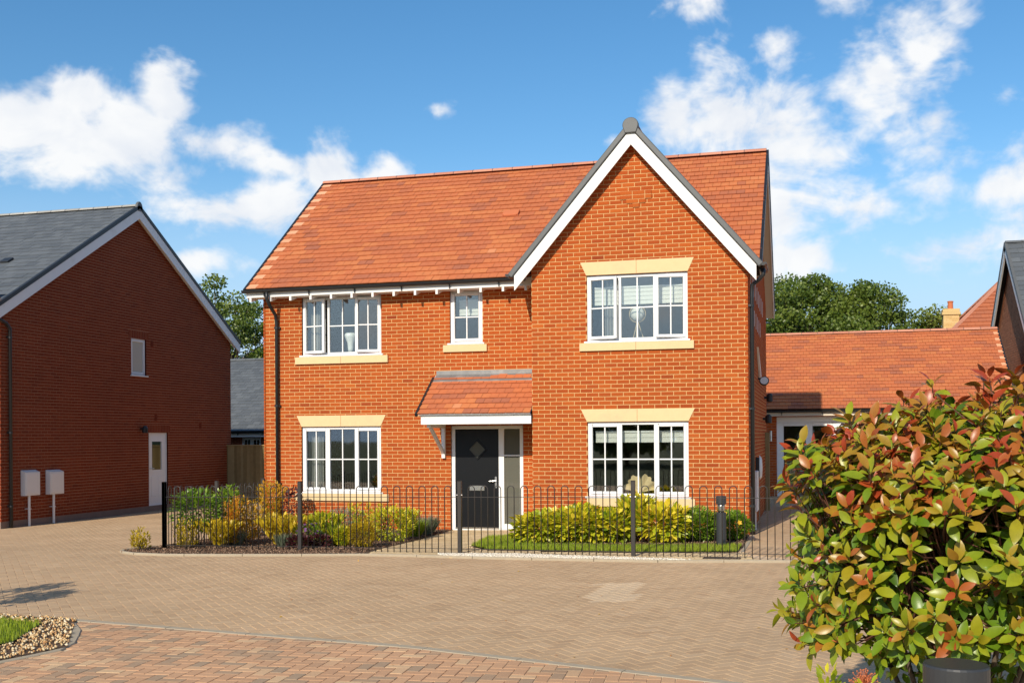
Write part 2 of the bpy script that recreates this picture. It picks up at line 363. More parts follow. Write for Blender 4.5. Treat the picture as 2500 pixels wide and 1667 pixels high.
def in_poly(x,y,P):
    r=False; n=len(P)
    for i in range(n):
        x1,y1=P[i]; x2,y2=P[i-1]
        if (y1>y)!=(y2>y) and x<(x2-x1)*(y-y1)/(y2-y1)+x1: r=not r
    return r
BL,BH,BM=.2135,.0633,.0117
def brick_wall(fr,u0,u1,v0,v1,hp=(),holes=(),phase=0.,course0=0.):
    """stretcher bond; returns pieces (poly, full)"""
    out=[]; k=math.floor((v0-course0)/.075)
    while course0+k*.075<v1:
        a=course0+k*.075; off=phase+(.1125 if k%2 else 0.)
        j=math.floor((u0-off)/.225)
        while off+j*.225<u1:
            b=off+j*.225; r=(max(b,u0),min(b+BL,u1),max(a,v0),min(a+BH,v1)); j+=1
            if r[1]-r[0]<.015 or r[3]-r[2]<.012: continue
            for q in rect_minus([r],holes):
                p=[(q[0],q[2]),(q[1],q[2]),(q[1],q[3]),(q[0],q[3])]
                full=(abs(q[1]-q[0]-BL)<1e-4 and abs(q[3]-q[2]-BH)<1e-4)
                if hp:
                    p2=clip(p,hp)
                    if len(p2)<3 or area(p2)<4e-4: continue
                    if len(p2)!=4 or abs(area(p2)-area(p))>1e-6: full=False
                    p=p2
                out.append((p,full))
        k+=1
    return out
def wall_sheet(mb,fr,u0,u1,v0,v1,hp=(),holes=(),d=0.):
    us=sorted({u0,u1,*[min(max(h[i],u0),u1) for h in holes for i in (0,1)]}); vs=sorted({v0,v1,*[min(max(h[i],v0),v1) for h in holes for i in (2,3)]})
    o,u,v,n=fr
    for a,b in zip(us,us[1:]):
        for c,e in zip(vs,vs[1:]):
            cu,cv=(a+b)/2,(c+e)/2
            if any(h[0]<cu<h[1] and h[2]<cv<h[3] for h in holes): continue
            p=[(a,c),(b,c),(b,e),(a,e)]
            if hp: p=clip(p,hp)
            if len(p)>=3: mb.poly([o+u*q[0]+v*q[1]+n*d for q in p])
def reveals(mb,fr,holes,d0,d1,t=.5):
    o,u,v,n=fr
    for (a,b,c,e) in holes:
        q=[(a,c),(b,c),(b,e),(a,e)]
        for i in range(4):
            p,r=q[i],q[(i+1)%4]; mb.quad(o+u*p[0]+v*p[1]+n*d0,o+u*r[0]+v*r[1]+n*d0,o+u*r[0]+v*r[1]+n*d1,o+u*p[0]+v*p[1]+n*d1,t)
NV=12
def lay_bricks(panels,wall,mat,nind,proud=.006,score=None,tfun=None):
    """panels: (frame,pieces). The nind largest-looking whole bricks become objects, the rest one mesh"""
    allp=[]
    for fr,ps in panels:
        for p,full in ps:
            cx=sum(q[0] for q in p)/len(p); cy=sum(q[1] for q in p)/len(p); w=fr[0]+fr[1]*cx+fr[2]*cy
            allp.append((fr,p,full,cx,cy,w))
    cand=[i for i,a in enumerate(allp) if a[2]]
    cand.sort(key=lambda i:(score or (lambda w:(w-V3((0,0,CAMZ))).length))(allp[i][5])); ind=set(cand[:nind])
    var=[]
    if nind:
        L=(V3((0,0,0)),V3((1,0,0)),V3((0,1,0)),V3((0,0,1)))
        for k in range(NV):
            m=MB(); m.prism([(-BL/2,-BH/2),(BL/2,-BH/2),(BL/2,BH/2),(-BL/2,BH/2)],L,-.03,proud,.003,(k+.5)/NV); var.append(mesh_of('brick',m,mat))
    rest=MB()
    for i,(fr,p,full,cx,cy,w) in enumerate(allp):
        tt=min(.999,max(0,random.gauss(.56,.15))) if tfun is None else tfun(w)
        if i in ind:
            o,u,v,n=fr; M=Matrix(((u.x,v.x,n.x,w.x+n.x*random.uniform(-.001,.001)),(u.y,v.y,n.y,w.y+n.y*random.uniform(-.001,.001)),(u.z,v.z,n.z,w.z),(0,0,0,1)))
            inst('brick',var[int(tt*NV)],M,wall)
        else: rest.prism(p,fr,-.03,proud+random.uniform(-.0012,.0012),.003,tt)
    if rest.f: obj('brickwork',rest,mat,wall,kind='stuff')

def tile_roof(fr,w,h,tw,gauge,hp,mat,parent,nind,tfun,thick=.018,skip=None,name='roof_tile',rest_name='roof_tiling',score=None):
    """roof plane frame: o at eave left, u along eave, v up the slope, n outward"""
    o,u,v,n=fr; items=[]; rows=int(math.ceil(h/gauge))
    for i in range(rows):
        v0=i*gauge; v1=min(h,v0+gauge+.02)
        a=0.; cols=[]
        while a<w-1e-6:
            b=a+(tw*1.5 if (not cols and i%2==0) else tw)
            if w-b<tw*.55: b=w
            cols.append((a,min(b,w))); a=b
        for j,(a,b) in enumerate(cols):
            if b-a<.02: continue
            items.append((i,j,len(cols),a,b,v0,v1))
    pieces=[]
    for (i,j,nc,a,b,v0,v1) in items:
        p=[(a+.0025,v0),(b-.0025,v0),(b-.0025,v1),(a+.0025,v1)]; full=abs(b-a-tw)<1e-4
        if hp:
            q=clip(p,hp)
            if len(q)<3 or area(q)<1e-3: continue
            if abs(area(q)-area(p))>1e-6: full=False
            p=q
        if skip and skip(a,b,v0,v1): continue
        pieces.append((i,j,nc,p,full,(a+b)/2,v0))
    cand=[k for k,q in enumerate(pieces) if q[4]]
    cand.sort(key=lambda k:(o+u*pieces[k][5]+v*pieces[k][6]-V3((0,0,CAMZ))).length); ind=set(cand[:nind]); var={}
    def geo(mb,fr2,p,du,dv,t,l0):
        o2,u2,v2,n2=fr2; k=len(p); i0=len(mb.v); top=[]
        for q in p:
            s=(q[1]-dv)/gauge; top.append(tuple(o2+u2*(q[0]-du)+v2*(q[1]-dv)+n2*(l0*(1-s)+.004)))
        bot=[tuple(V3(x)-n2*thick) for x in top]
        mb.v+=top+bot; mb.f.append(tuple(range(i0,i0+k))); mb.t.append(t)
        for j in range(k):
            a,b=i0+j,i0+(j+1)%k; mb.f.append((a+k,b+k,b,a)); mb.t.append(t)
    rest=MB(); L=(V3((0,0,0)),V3((1,0,0)),V3((0,1,0)),V3((0,0,1)))
    for k,(i,j,nc,p,full,cu,v0) in enumerate(pieces):
        t=tfun(i,j,nc,cu)
        if k in ind:
            key=int(min(.999,t)*16)
            if key not in var:
                m=MB(); geo(m,L,[(-tw/2+.0025,0),(tw/2-.0025,0),(tw/2-.0025,gauge+.02),(-tw/2+.0025,gauge+.02)],0,0,(key+.5)/16,thick*1.25); var[key]=mesh_of(name,m,mat)
            w0=o+u*cu+v*v0+n*random.uniform(0,.005)
            M=Matrix(((u.x,v.x,n.x,w0.x),(u.y,v.y,n.y,w0.y),(u.z,v.z,n.z,w0.z),(0,0,0,1)))
            inst(name,var[key],M,parent)
        else: geo(rest,(o+v*v0+n*random.uniform(0,.005),u,v,n),p,0,v0,t,thick*1.25)
    if rest.f: obj(rest_name,rest,mat,parent,kind='stuff')
def red_tint(pale_left=False,pale_right=False):
    st={'run':0,'t':.5}
    def f(i,j,nc,cu):
        if pale_left and j==0 and i%2==0: return .965+random.uniform(-.03,.03)
        if pale_right and j==nc-1 and i%2==0: return .965+random.uniform(-.03,.03)
        if st['run']<=0:
            st['run']=random.choice((1,2,2,2,3,4)); r=random.random()
            st['t']=random.uniform(.02,.2) if r<.13 else random.uniform(.22,.4) if r<.33 else random.uniform(.4,.86)
        st['run']-=1
        return min(.88,max(0.,st['t']+random.uniform(-.03,.03)))
    return f
def ridge_tiles(p0,p1,r,seg,mat,parent,tilt=True):
    p0,p1=V3(p0),V3(p1); L=(p1-p0).length; d=(p1-p0)/L; n=max(1,int(L/seg)); s=L/n
    side=d.cross(V3((0,0,1))).normalized(); meshes=[]
    for k in range(4):
        m=MB(); N=9; i0=0
        for e,(x,rr) in enumerate(((.004,r),(s-.006,r*.985))):
            for a in range(N):
                an=pi*a/(N-1)
                m.v.append((x,-cos(an)*rr,sin(an)*rr*.62-.03))
        for a in range(N-1): m.f.append((a,a+1,a+1+N,a+N)); m.t.append((k+.5)/4)
        m.f.append(tuple(range(N))[::-1]); m.t.append(.1); m.f.append(tuple(range(N,2*N))); m.t.append(.1)
        meshes.append(mesh_of('ridge_tile',m,mat))
    up=side.cross(d)
    for k in range(n):
        w=p0+d*(k*s)
        M=Matrix(((d.x,-side.x,up.x,w.x),(d.y,-side.y,up.y,w.y),(d.z,-side.z,up.z,w.z),(0,0,0,1)))
        inst('ridge_tile',random.choice(meshes),M,parent)
    m=MB(); a=.016
    for k in range(1,n):
        w=p0+d*(k*s); pts=[w+side*(-cos(pi*q/8)*(r+.003))+up*(sin(pi*q/8)*(r+.003)*.62-.03) for q in range(9)]
        for q in range(8): m.quad(pts[q]-d*.006,pts[q]+d*.006,pts[q+1]+d*.006,pts[q+1]-d*.006,0.)
    if m.f: obj('ridge_joint',m,'black_plastic',parent)
def gutter(p0,p1,out,r,parent,mat='black_plastic',brackets=1.0,name='gutter'):
    p0,p1,out=V3(p0),V3(p1),V3(out); d=(p1-p0).normalized(); N=9; m=MB()
    for rr in (r,r-.008):
        for p in (p0,p1):
            for a in range(N):
                an=pi*a/(N-1); m.v.append(tuple(p+out*(r-cos(an)*rr)+V3((0,0,-sin(an)*rr))))
    for a in range(N-1):
        m.f.append((a,a+1,a+1+N,a+N)); m.f.append((2*N+a,3*N+a,3*N+a+1,2*N+a+1)); m.t+=[.5,.5]
    for b in (0,N):
        m.f.append(tuple(b+a for a in range(N))); m.t.append(.5)
    for a in (0,N-1): m.f.append((a,a+N,a+3*N,a+2*N)); m.t.append(.5)
    obj(name,m,mat,parent)
    L=(p1-p0).length; k=int(L/brackets)
    bm=MB()
    for a in range(N-1):
        pts=[]
        for q in (a,a+1):
            an=pi*q/(N-1); pts.append((r-cos(an)*(r+.006),-sin(an)*(r+.006)))
        bm.quad((0,pts[0][0],pts[0][1]),(0,pts[1][0],pts[1][1]),(.035,pts[1][0],pts[1][1]),(.035,pts[0][0],pts[0][1]))
        bm.quad((0,pts[0][0],pts[0][1]),(0,pts[0][0]*.9+.006,pts[0][1]*.9),(0,pts[1][0]*.9+.006,pts[1][1]*.9),(0,pts[1][0],pts[1][1]))
    bm.box(.008,.027,-.005,.02,-r-.075,-r*.5)
    me=mesh_of('gutter_bracket',bm,mat)
    for i in range(k):
        w=p0+d*(L*(i+.45)/k); M=Matrix(((d.x,out.x,0,w.x),(d.y,out.y,0,w.y),(0,0,1,w.z),(0,0,0,1))); inst('gutter_bracket',me,M,parent)
def downpipe(pts,r,parent,clips=(),wall_dir=(0,1,0)):
    m=MB(); m.tube(pts,r,12); o=obj('downpipe',m,'black_plastic',parent,smooth=True)
    wd=V3(wall_dir)
    for p in clips:
        c=MB(); p=V3(p); c.tube([p-V3((0,0,.022)),p+V3((0,0,.022))],r+.007,12); q=V3((abs(wd.y),abs(wd.x),0))
        c.obox(p,q,wd,(0,0,1),-r-.03,r+.03,r*.3,r+.02,-.018,.018); obj('pipe_clip',c,'black_plastic',o)

# ---- windows (white plastic casements)
def bar(mb,fr,a0,a1,b0,b1,n0,n1):
    o,u,v,n=fr; mb.obox(o,u,v,n,a0,a1,b0,b1,n0,n1)
def window(fr,a0,a1,b0,b1,parent,mull=(),opens=(),glass='window_glass',bars=True,setback=.035,cill=True,frame_w=.052,name='window'):
    """fr: wall frame; casement opens: dict index->(hinge side, angle)"""
    o,u,v,n=fr; d1=-setback; d0=d1-.065; m=MB(); fw=frame_w
    bar(m,fr,a0,a0+fw,b0,b1,d0,d1); bar(m,fr,a1-fw,a1,b0,b1,d0,d1); bar(m,fr,a0+fw,a1-fw,b1-fw,b1,d0,d1); bar(m,fr,a0+fw,a1-fw,b0,b0+fw,d0,d1)
    xs=[a0+fw/2]+list(mull)+[a1-fw/2]
    for x in mull: bar(m,fr,x-fw/2,x+fw/2,b0+fw,b1-fw,d0,d1-.001)
    w=obj(name,m,'upvc_white',parent,bevel=.006)
    if cill:
        c=MB(); bar(c,fr,a0-.045,a1+.045,b0-.034,b0-.001,d0,.05); obj('window_sill',c,'upvc_white',w,bevel=.006)
    for k in range(len(xs)-1):
        l,r=xs[k]+fw/2,xs[k+1]-fw/2; op=opens[k] if k<len(opens) else None
        if op=='fixed' or op is None:
            f2=fr; off=(0.,0.); casement=False
        else: casement=True
        def emit(f2,l,r,c,e,nn):
            sw=.048; s=MB()
            if casement:
                bar(s,f2,l,l+sw,c,e,nn-.05,nn); bar(s,f2,r-sw,r,c,e,nn-.05,nn); bar(s,f2,l+sw,r-sw,c,c+sw,nn-.05,nn); bar(s,f2,l+sw,r-sw,e-sw,e,nn-.05,nn)
                obj('casement',s,'upvc_white',w,bevel=.006); gl,gr,gc,ge=l+sw,r-sw,c+sw,e-sw
            else: gl,gr,gc,ge=l,r,c,e
            g=MB(); gn=nn-.03; o2,u2,v2,n2=f2
            for q in (gn-.01,gn): g.quad(o2+u2*gl+v2*gc+n2*q,o2+u2*gr+v2*gc+n2*q,o2+u2*gr+v2*ge+n2*q,o2+u2*gl+v2*ge+n2*q)
            obj('pane',g,glass,w)
            if bars:
                gb=MB(); x=(gl+gr)/2; z=(gc+ge)/2
                bar(gb,f2,x-.011,x+.011,gc,ge,gn+.001,gn+.012); obj('glazing_bar',gb,'upvc_white',w)
                gb=MB(); bar(gb,f2,gl,gr,z-.011,z+.011,gn+.001,gn+.0125); obj('glazing_bar',gb,'upvc_white',w)
        if casement:
            h,ang=op; l-=.012; r+=.012; c,e=b0+fw-.012,b1-fw+.012; nn=d1+.012
            if ang:
                piv=o+u*(l if h=='L' else r)+n*(nn-.05); rot=Matrix.Rotation(R(ang if h=='L' else -ang)*-1,3,v)
                # the free edge swings outwards
                u2=(rot@u); n2=(rot@n)
                test=(u2 if h=='L' else -u2).dot(n)
                if test<0: rot=rot.transposed(); u2=rot@u; n2=rot@n
                f2=(piv-u2*(l if h=='L' else r)-n2*(nn-.05),u2,v,n2)
            else: f2=fr
            emit(f2,l,r,c,e,nn)
        else: emit(fr,l,r,b0+fw,b1-fw,d1)
    return w
def stone(mb,fr,poly,n0,n1): mb.prism(poly,fr,n0,n1,.004)
def lintel(fr,a0,a1,b0,b1,parent,flare=.11):
    c=(a0+a1)/2
    for p in ([(a0,b0),(c-.002,b0),(c-.002,b1),(a0-flare,b1)],[(c+.002,b0),(a1,b0),(a1+flare,b1),(c+.002,b1)]):
        m=MB(); stone(m,fr,p,-.1,.014); obj('lintel_stone',m,'stone_buff',parent)
def stone_sill(fr,a0,a1,b0,b1,parent,split=True):
    ss=[(a0,(a0+a1)/2-.002),((a0+a1)/2+.002,a1)] if split else [(a0,a1)]
    for s0,s1 in ss:
        m=MB(); stone(m,fr,[(s0,b0),(s1,b0),(s1,b1),(s0,b1)],-.1,.048); obj('sill_stone',m,'stone_buff',parent)

# ------------------------------------------------------------------ ground levels
def sstep(a,b,x): x=min(1,max(0,(x-a)/(b-a))); return x*x*(3-2*x)
def zg(x,y): return -.0178*max(0.,-x-1.)*sstep(12.5,19.5,y)
def vis(x,y,z=0.,mx=220):
    Zc=-sin(TH)*x+cos(TH)*y
    if Zc<.5: return False
    px=1250+F*(cos(TH)*x+sin(TH)*y)/Zc; py=1064-F*(z-CAMZ)/Zc
    return -mx<px<2500+mx and py<1667+mx*1.5
def grid_sheet(xs,ys,f):
    m=MB()
    for y in ys:
        for x in xs: m.v.append((x,y,f(x,y)))
    n=len(xs)
    for j in range(len(ys)-1):
        for i in range(n-1): m.f.append((j*n+i,j*n+i+1,(j+1)*n+i+1,(j+1)*n+i)); m.t.append(.5)
    return m
fr_=lambda a,b,s:[a+(b-a)*k/s for k in range(s+1)]
struct('ground',grid_sheet([-500,-120,-60]+fr_(-34,12,46)+[40,120,500],[-400,-120,-40]+fr_(-10,42,52)+[60,120,700],lambda x,y:(zg(x,y) if abs(x+12)<40 else -.3)-.05),'lawn_soil',True)
court=struct('forecourt',grid_sheet(fr_(-30,9,39),fr_(1.5,34,65),lambda x,y:zg(x,y)-.0065),'joint_sand',True)
KX=[(-40,13),(-18,10.2),(-12,9.35),(-9,9.12),(-6.92,9.0),(-4.87,8.72),(-3.24,8.5),(-1.75,8.1),(-.54,7.78),(3,6.9),(9,5.5)]
def ky(x):
    for (a,b),(c,d) in zip(KX,KX[1:]):
        if a<=x<=c: return b+(d-b)*(x-a)/(c-a)
    return 20
EDGE=[(-10.62,16.0),(-10.66,15.5),(-10.62,15.1),(-10.42,14.75),(-10.05,14.52),(-9.4,14.42),(-8.5,14.6),(-7.6,14.8),(-6.5,15.1),(-5.5,15.08),(-4.43,14.97),(-3.2,14.96),(-1.86,14.98),(-.75,15.2),(.6,15.4)]
GARDEN=EDGE+[(-1.0,16.4),(-1.05,19.35),(-4.94,19.35),(-4.94,20.3),(-10.9,20.3),(-10.75,18)]
BED_L=EDGE[:9]+[(-6.67,15.8),(-6.85,20.32),(-10.95,20.32),(-10.75,18)]
ISLAND=[(-7.0,9.0),(-6.85,8.98),(-6.02,7.78),(-6.1,7.4),(-6.2,7.05),(-7.4,6.1),(-9.5,5.6),(-12,6.5),(-12,9.2),(-9,9.05)]
def footprint(x,y): return (-10.9<x<-1.05 and y>20.3) or (-4.94<x<-1.05 and y>19.35) or (x<-17.9 and y>20.8) or (y>31.7 and x>-2)
def herring(e1,e2,test,w=.1,jt=.006,org=(0,0)):
    out=[]; N=int(34/w)
    e1=np.array(e1); e2=np.array(e2)
    for i in range(-N,N):
        for j in range(-N,N):
            d=(i-j)%4
            if d==0: cx,cy,a,b=i+1,j+.5,1.,.5
            elif d==3: cx,cy,a,b=i+.5,j+1,.5,1.
            else: continue
            x=org[0]+(cx*e1[0]+cy*e2[0])*w; y=org[1]+(cx*e1[1]+cy*e2[1])*w
            if not test(x,y): continue
            out.append((x,y,a*w-jt/2,b*w-jt/2))
    return out
def lay_pavers(items,e1,e2,mat,parent,nind,tf,name='paver',rest='paving'):
    items.sort(key=lambda q:q[0]**2+q[1]**2)
    def geo(m,o,u,v,a,b,t,zf):
        c=.003; i=len(m.v)
        for (s,d) in ((1.,-.012),(1.,-.003),(None,0.)):
            for p,q in ((-a,-b),(a,-b),(a,b),(-a,b)):
                if s is None: p-=math.copysign(c,p); q-=math.copysign(c,q)
                x=o[0]+u[0]*p+v[0]*q; y=o[1]+u[1]*p+v[1]*q; m.v.append((x,y,o[2]+d+(zf(x,y) if zf else 0)))
        for k in (0,4):
            for j in range(4): m.f.append((i+k+j,i+k+(j+1)%4,i+k+4+(j+1)%4,i+k+4+j)); m.t.append(t)
        m.f.append((i+8,i+9,i+10,i+11)); m.t.append(t)
    var={}; R_=MB()
    for k,(x,y,a,b) in enumerate(items):
        t=min(.999,max(0,tf(x,y))); dz=random.uniform(-.0012,.0012)
        if name=='paver' and abs(y-ky(x))<.19:                       # cut along the kerb
            e=.03; tx,ty=2*e,ky(x+e)-ky(x-e); l=math.hypot(tx,ty); nx,ny=-ty/l,tx/l; c=nx*x+ny*ky(x); sg=-1 if mat=='paver_tan' else 1
            q=[(x+e1[0]*p_+e2[0]*r_,y+e1[1]*p_+e2[1]*r_) for p_,r_ in ((-a,-b),(a,-b),(a,b),(-a,b))]
            q=clip(q,[(sg*nx,sg*ny,sg*c-.045)])
            if len(q)>2 and area(q)>3e-4: R_.prism(q,(V3((0,0,zg(x,y)+dz)),V3((1,0,0)),V3((0,1,0)),V3((0,0,1))),-.012,0,.003,t)
        elif k<nind:
            key=(a>b,int(t*10))
            if key not in var:
                m=MB(); geo(m,(0,0,0),(1,0),(0,1),a,b,(key[1]+.5)/10,None); var[key]=mesh_of(name,m,mat)
            M=Matrix(((e1[0],e2[0],0,x),(e1[1],e2[1],0,y),(0,0,1,zg(x,y)+dz),(0,0,0,1))); inst(name,var[key],M,parent)
        else: geo(R_,(x,y,dz),e1,e2,a,b,t,zg)
    if R_.f: obj(rest,R_,mat,parent,kind='stuff')
E1=(.7425,.67); E2=(-.67,.7425)
PATCH=[(-2.42,12.7),(-1.97,12.82),(-1.82,11.35),(-2.3,11.24)]
def far_ok(x,y): return y<31.7 and y>ky(x)-.1 and x<7 and x>-24 and vis(x,y) and not footprint(x,y) and not all(in_poly(x+q,y+r,GARDEN) for q,r in ((-.09,-.09),(.09,-.09),(.09,.09),(-.09,.09)))
lay_pavers(herring(E1,E2,far_ok,org=(.03,.05)),E1,E2,'paver_tan',court,210,lambda x,y:.96 if in_poly(x,y,PATCH) else min(.84,random.gauss(.45,.16)))
n1=(.9964,.085); n2=(-.085,.9964)
def near_ok(x,y): return y<ky(x)+.1 and y>4 and x<5 and vis(x,y) and not in_poly(x,y,[(a*1.0,b) for a,b in ISLAND]) and not (abs(x)<0 )
lay_pavers(herring(n1,n2,near_ok,org=(.02,.04)),n1,n2,'paver_brindle',court,90,lambda x,y:random.choice((random.uniform(0,.2),random.uniform(.3,.7),random.uniform(.4,.8),random.uniform(.5,1.))))
def kerb_run(name,pts,w,h,parent,L=.9,zf=zg,mat='concrete'):
    """separate edging stones end to end along a polyline"""
    P=[V3((*p,0)) for p in pts]; seg=[]
    acc=[0.]
    for a,b in zip(P,P[1:]): acc.append(acc[-1]+(b-a).length)
    def at(s):
        for k in range(len(P)-1):
            if s<=acc[k+1]+1e-6: return P[k].lerp(P[k+1],(s-acc[k])/(acc[k+1]-acc[k]))
        return P[-1]
    n=max(1,round(acc[-1]/L)); s=acc[-1]/n
    for k in range(n):
        sub=3; q=[at(k*s+.004+(s-.008)*i/sub) for i in range(sub+1)]; m=MB(); ring=[]
        for i,p in enumerate(q):
            d=(q[min(i+1,sub)]-q[max(i-1,0)]).normalized(); sd=V3((-d.y,d.x,0)); z=zf(p.x,p.y)
            b=len(m.v)
            for (o,zz) in ((-w/2,-.08),(-w/2,h-.008),(-w/2+.008,h),(w/2-.008,h),(w/2,h-.008),(w/2,-.08)): m.v.append(tuple(p+sd*o+V3((0,0,z+zz))))
            if i:
                for j in range(5): m.f.append((b+j,b+j+1,b+j+1-6,b+j-6)); m.t.append(.5)
            if i in (0,sub): m.f.append(tuple(b+j for j in range(6))); m.t.append(.5)
        obj('kerb_stone',m,mat,parent)
kb=struct('kerb',MB(),'concrete'); kerb_run('k',[(-12,9.35),(-9,9.12)]+KX[4:10],.10,.004,kb)
kerb_run('k',[(-6.92,8.94),(-6.45,8.45),(-6.02,7.76),(-6.2,7.0),(-7.4,6.0)],.11,.010,kb)
eg=struct('bed_edging',MB(),'concrete'); kerb_run('k',EDGE,.06,.035,eg); kerb_run('k',[(-1.0,16.45),(-.98,19.2)],.06,.012,eg)
# beds, path, lawn strip
def flat_poly(P,dz,name,mat,kind='structure',sub=.5):
    m=MB(); xs=[p[0] for p in P]; ys=[p[1] for p in P]; bm=bmesh.new()
    f=bm.faces.new([bm.verts.new((x,y,0)) for x,y in P]); bmesh.ops.triangulate(bm,faces=[f])
    bmesh.ops.subdivide_edges(bm,edges=bm.edges[:],cuts=3,use_grid_fill=True)
    for v in bm.verts: v.co.z=zg(v.co.x,v.co.y)+dz
    if sum((P[i][0]*P[(i+1)%len(P)][1]-P[(i+1)%len(P)][0]*P[i][1]) for i in range(len(P)))<0: bmesh.ops.reverse_faces(bm,faces=bm.faces[:])
    me=bpy.data.meshes.new(name); bm.to_mesh(me); bm.free(); me.materials.append(MATS[mat])
    o=bpy.data.objects.new(name,me); COL.objects.link(o); o['kind']=kind; WM[o]=Matrix.Identity(4); return o
bedL=flat_poly([(x+.03,y+.03) for x,y in BED_L],.018,'planting_bed','soil')
BED_R=[(-5.35,19.35),(-1.05,19.38),(-1.03,17.0),(-2.9,16.75),(-4.3,16.85),(-5.35,17.6)]
bedR=flat_poly(BED_R,.016,'planting_bed','soil')
PATH=[(-6.5,15.14),(-6.68,15.8),(-6.86,20.32),(-4.94,20.32),(-5.3,18.7),(-5.42,16.9),(-5.0,16.25),(-2.9,16.05),(-1.02,16.35),(-.72,15.24),(-1.86,15.01),(-4.43,15.0)]
pth=flat_poly(PATH,.002,'path','joint_sand')
def path_items():
    out=[]; y=14.9; r=0
    while y<20.4:
        x=-7.2+(.1 if r%2 else 0)
        while x<-.5:
            if in_poly(x+.1,y+.05,PATH): out.append((x+.1,y+.05,.097,.047))
            x+=.2
        y+=.1; r+=1
    return out
class _P: pass
def lay_path():
    its=path_items()
    old=globals()['zg']
    lay_pavers([(x,y,a,b) for x,y,a,b in its],(1,0),(0,1),'path_block',pth,0,lambda x,y:random.uniform(0,1),'paving_block','path_blocks')
zg_base=zg
def zg(x,y): return zg_base(x,y)+.012
lay_path()
zg=zg_base
LAWN=[(-5.38,16.95),(-5.6,18.7),(-5.0,19.0),(-4.4,17.2),(-2.9,17.1),(-1.05,17.35),(-1.06,16.42),(-2.9,16.12),(-4.9,16.32)]
lawn=flat_poly(LAWN,.020,'lawn','lawn_soil')
isl=flat_poly(ISLAND,.012,'gravel_bed','soil')
ISL_LAWN=[(-6.95,8.62),(-6.55,7.75),(-6.72,7.4),(-8,6.8),(-10,7),(-10,8.9),(-7.6,8.75)]
def pts_in(P,n):
    xs=[p[0] for p in P]; ys=[p[1] for p in P]; out=[]
    while len(out)<n:
        x=random.uniform(min(xs),max(xs)); y=random.uniform(min(ys),max(ys))
        if in_poly(x,y,P): out.append((x,y))
    return out
OCT_V=[(1,0,0),(-1,0,0),(0,1,0),(0,-1,0),(0,0,1),(0,0,-1)]; OCT_F=[(0,2,4),(2,1,4),(1,3,4),(3,0,4),(2,0,5),(1,2,5),(3,1,5),(0,3,5)]
def rand_rot(n):
    q=rng.normal(size=(n,4)); q/=np.linalg.norm(q,axis=1,keepdims=True); w,x,y,z=q.T
    return np.stack([np.stack([1-2*(y*y+z*z),2*(x*y-z*w),2*(x*z+y*w)],1),np.stack([2*(x*y+z*w),1-2*(x*x+z*z),2*(y*z-x*w)],1),np.stack([2*(x*z-y*w),2*(y*z+x*w),1-2*(x*x+y*y)],1)],1)
def stones(name,P,n,smin,smax,dz,mat,parent,flat=.6,excl=None):
    p=[q for q in pts_in(P,n) if not (excl and in_poly(*q,excl))]; n=len(p)
    s=rng.uniform(smin,smax,(n,1,1))*np.stack([np.ones(n),rng.uniform(.6,1,n),rng.uniform(.4,.8,n)],1)[:,None,:]
    pos=np.array([(x,y,zg(x,y)+dz+random.uniform(-.3,.6)*smin) for x,y in p])
    me=scatter_mesh(name,OCT_V,OCT_F,rand_rot(n)*s,pos,rng.uniform(0,1,n),mat,False)
    return obj(name,me,None,parent,kind='stuff')
stones('gravel',ISLAND,13000,.010,.021,.022,'pebble',isl,excl=ISL_LAWN)
stones('bark_mulch',[(x,y) for x,y in BED_L],9000,.008,.024,.026,'bark_chip',bedL)
stones('bark_mulch',BED_R,4000,.008,.022,.024,'bark_chip',bedR)
stones('white_chippings',[(-5.4,15.32),(-5.2,15.05),(-4.43,15.02),(-1.9,15.04),(-1.6,15.12),(-3,15.28),(-4.3,15.5)],4200,.012,.024,.03,'white_chipping',pth)
def grass(name,P,n,hmin,hmax,parent,dz=.015,mat='grass_blade',excl=None,lean=.35):
    p=np.array([q for q in pts_in(P,n)]); n=len(p)
    tv=[(-.5,0,0),(.5,0,0),(.32,.12,.55),(-.32,.12,.55),(0,.35,1.)]; 
    tf=[(0,1,2),(0,2,3),(3,2,4)]
    an=rng.uniform(0,2*pi,n); h=rng.uniform(hmin,hmax,n); w=rng.uniform(.003,.006,n); ln=rng.uniform(.1,1,n)*lean*2
    c,s=np.cos(an),np.sin(an); M=np.zeros((n,3,3))
    M[:,0,0]=c*w; M[:,1,0]=s*w; M[:,0,1]=-s*h*ln; M[:,1,1]=c*h*ln; M[:,2,2]=h
    pos=np.array([(x,y,zg(x,y)+dz) for x,y in p])
    me=scatter_mesh(name,tv,tf,M,pos,np.clip(rng.normal(.5,.25,n),0,1),mat); return obj(name,me,None,parent,kind='stuff')
grass('grass',LAWN,26000,.03,.07,lawn)
islawn=flat_poly(ISL_LAWN,.03,'lawn','lawn_soil')
grass('grass',[p for p in ISL_LAWN if 1],22000,.03,.06,islawn,.03)

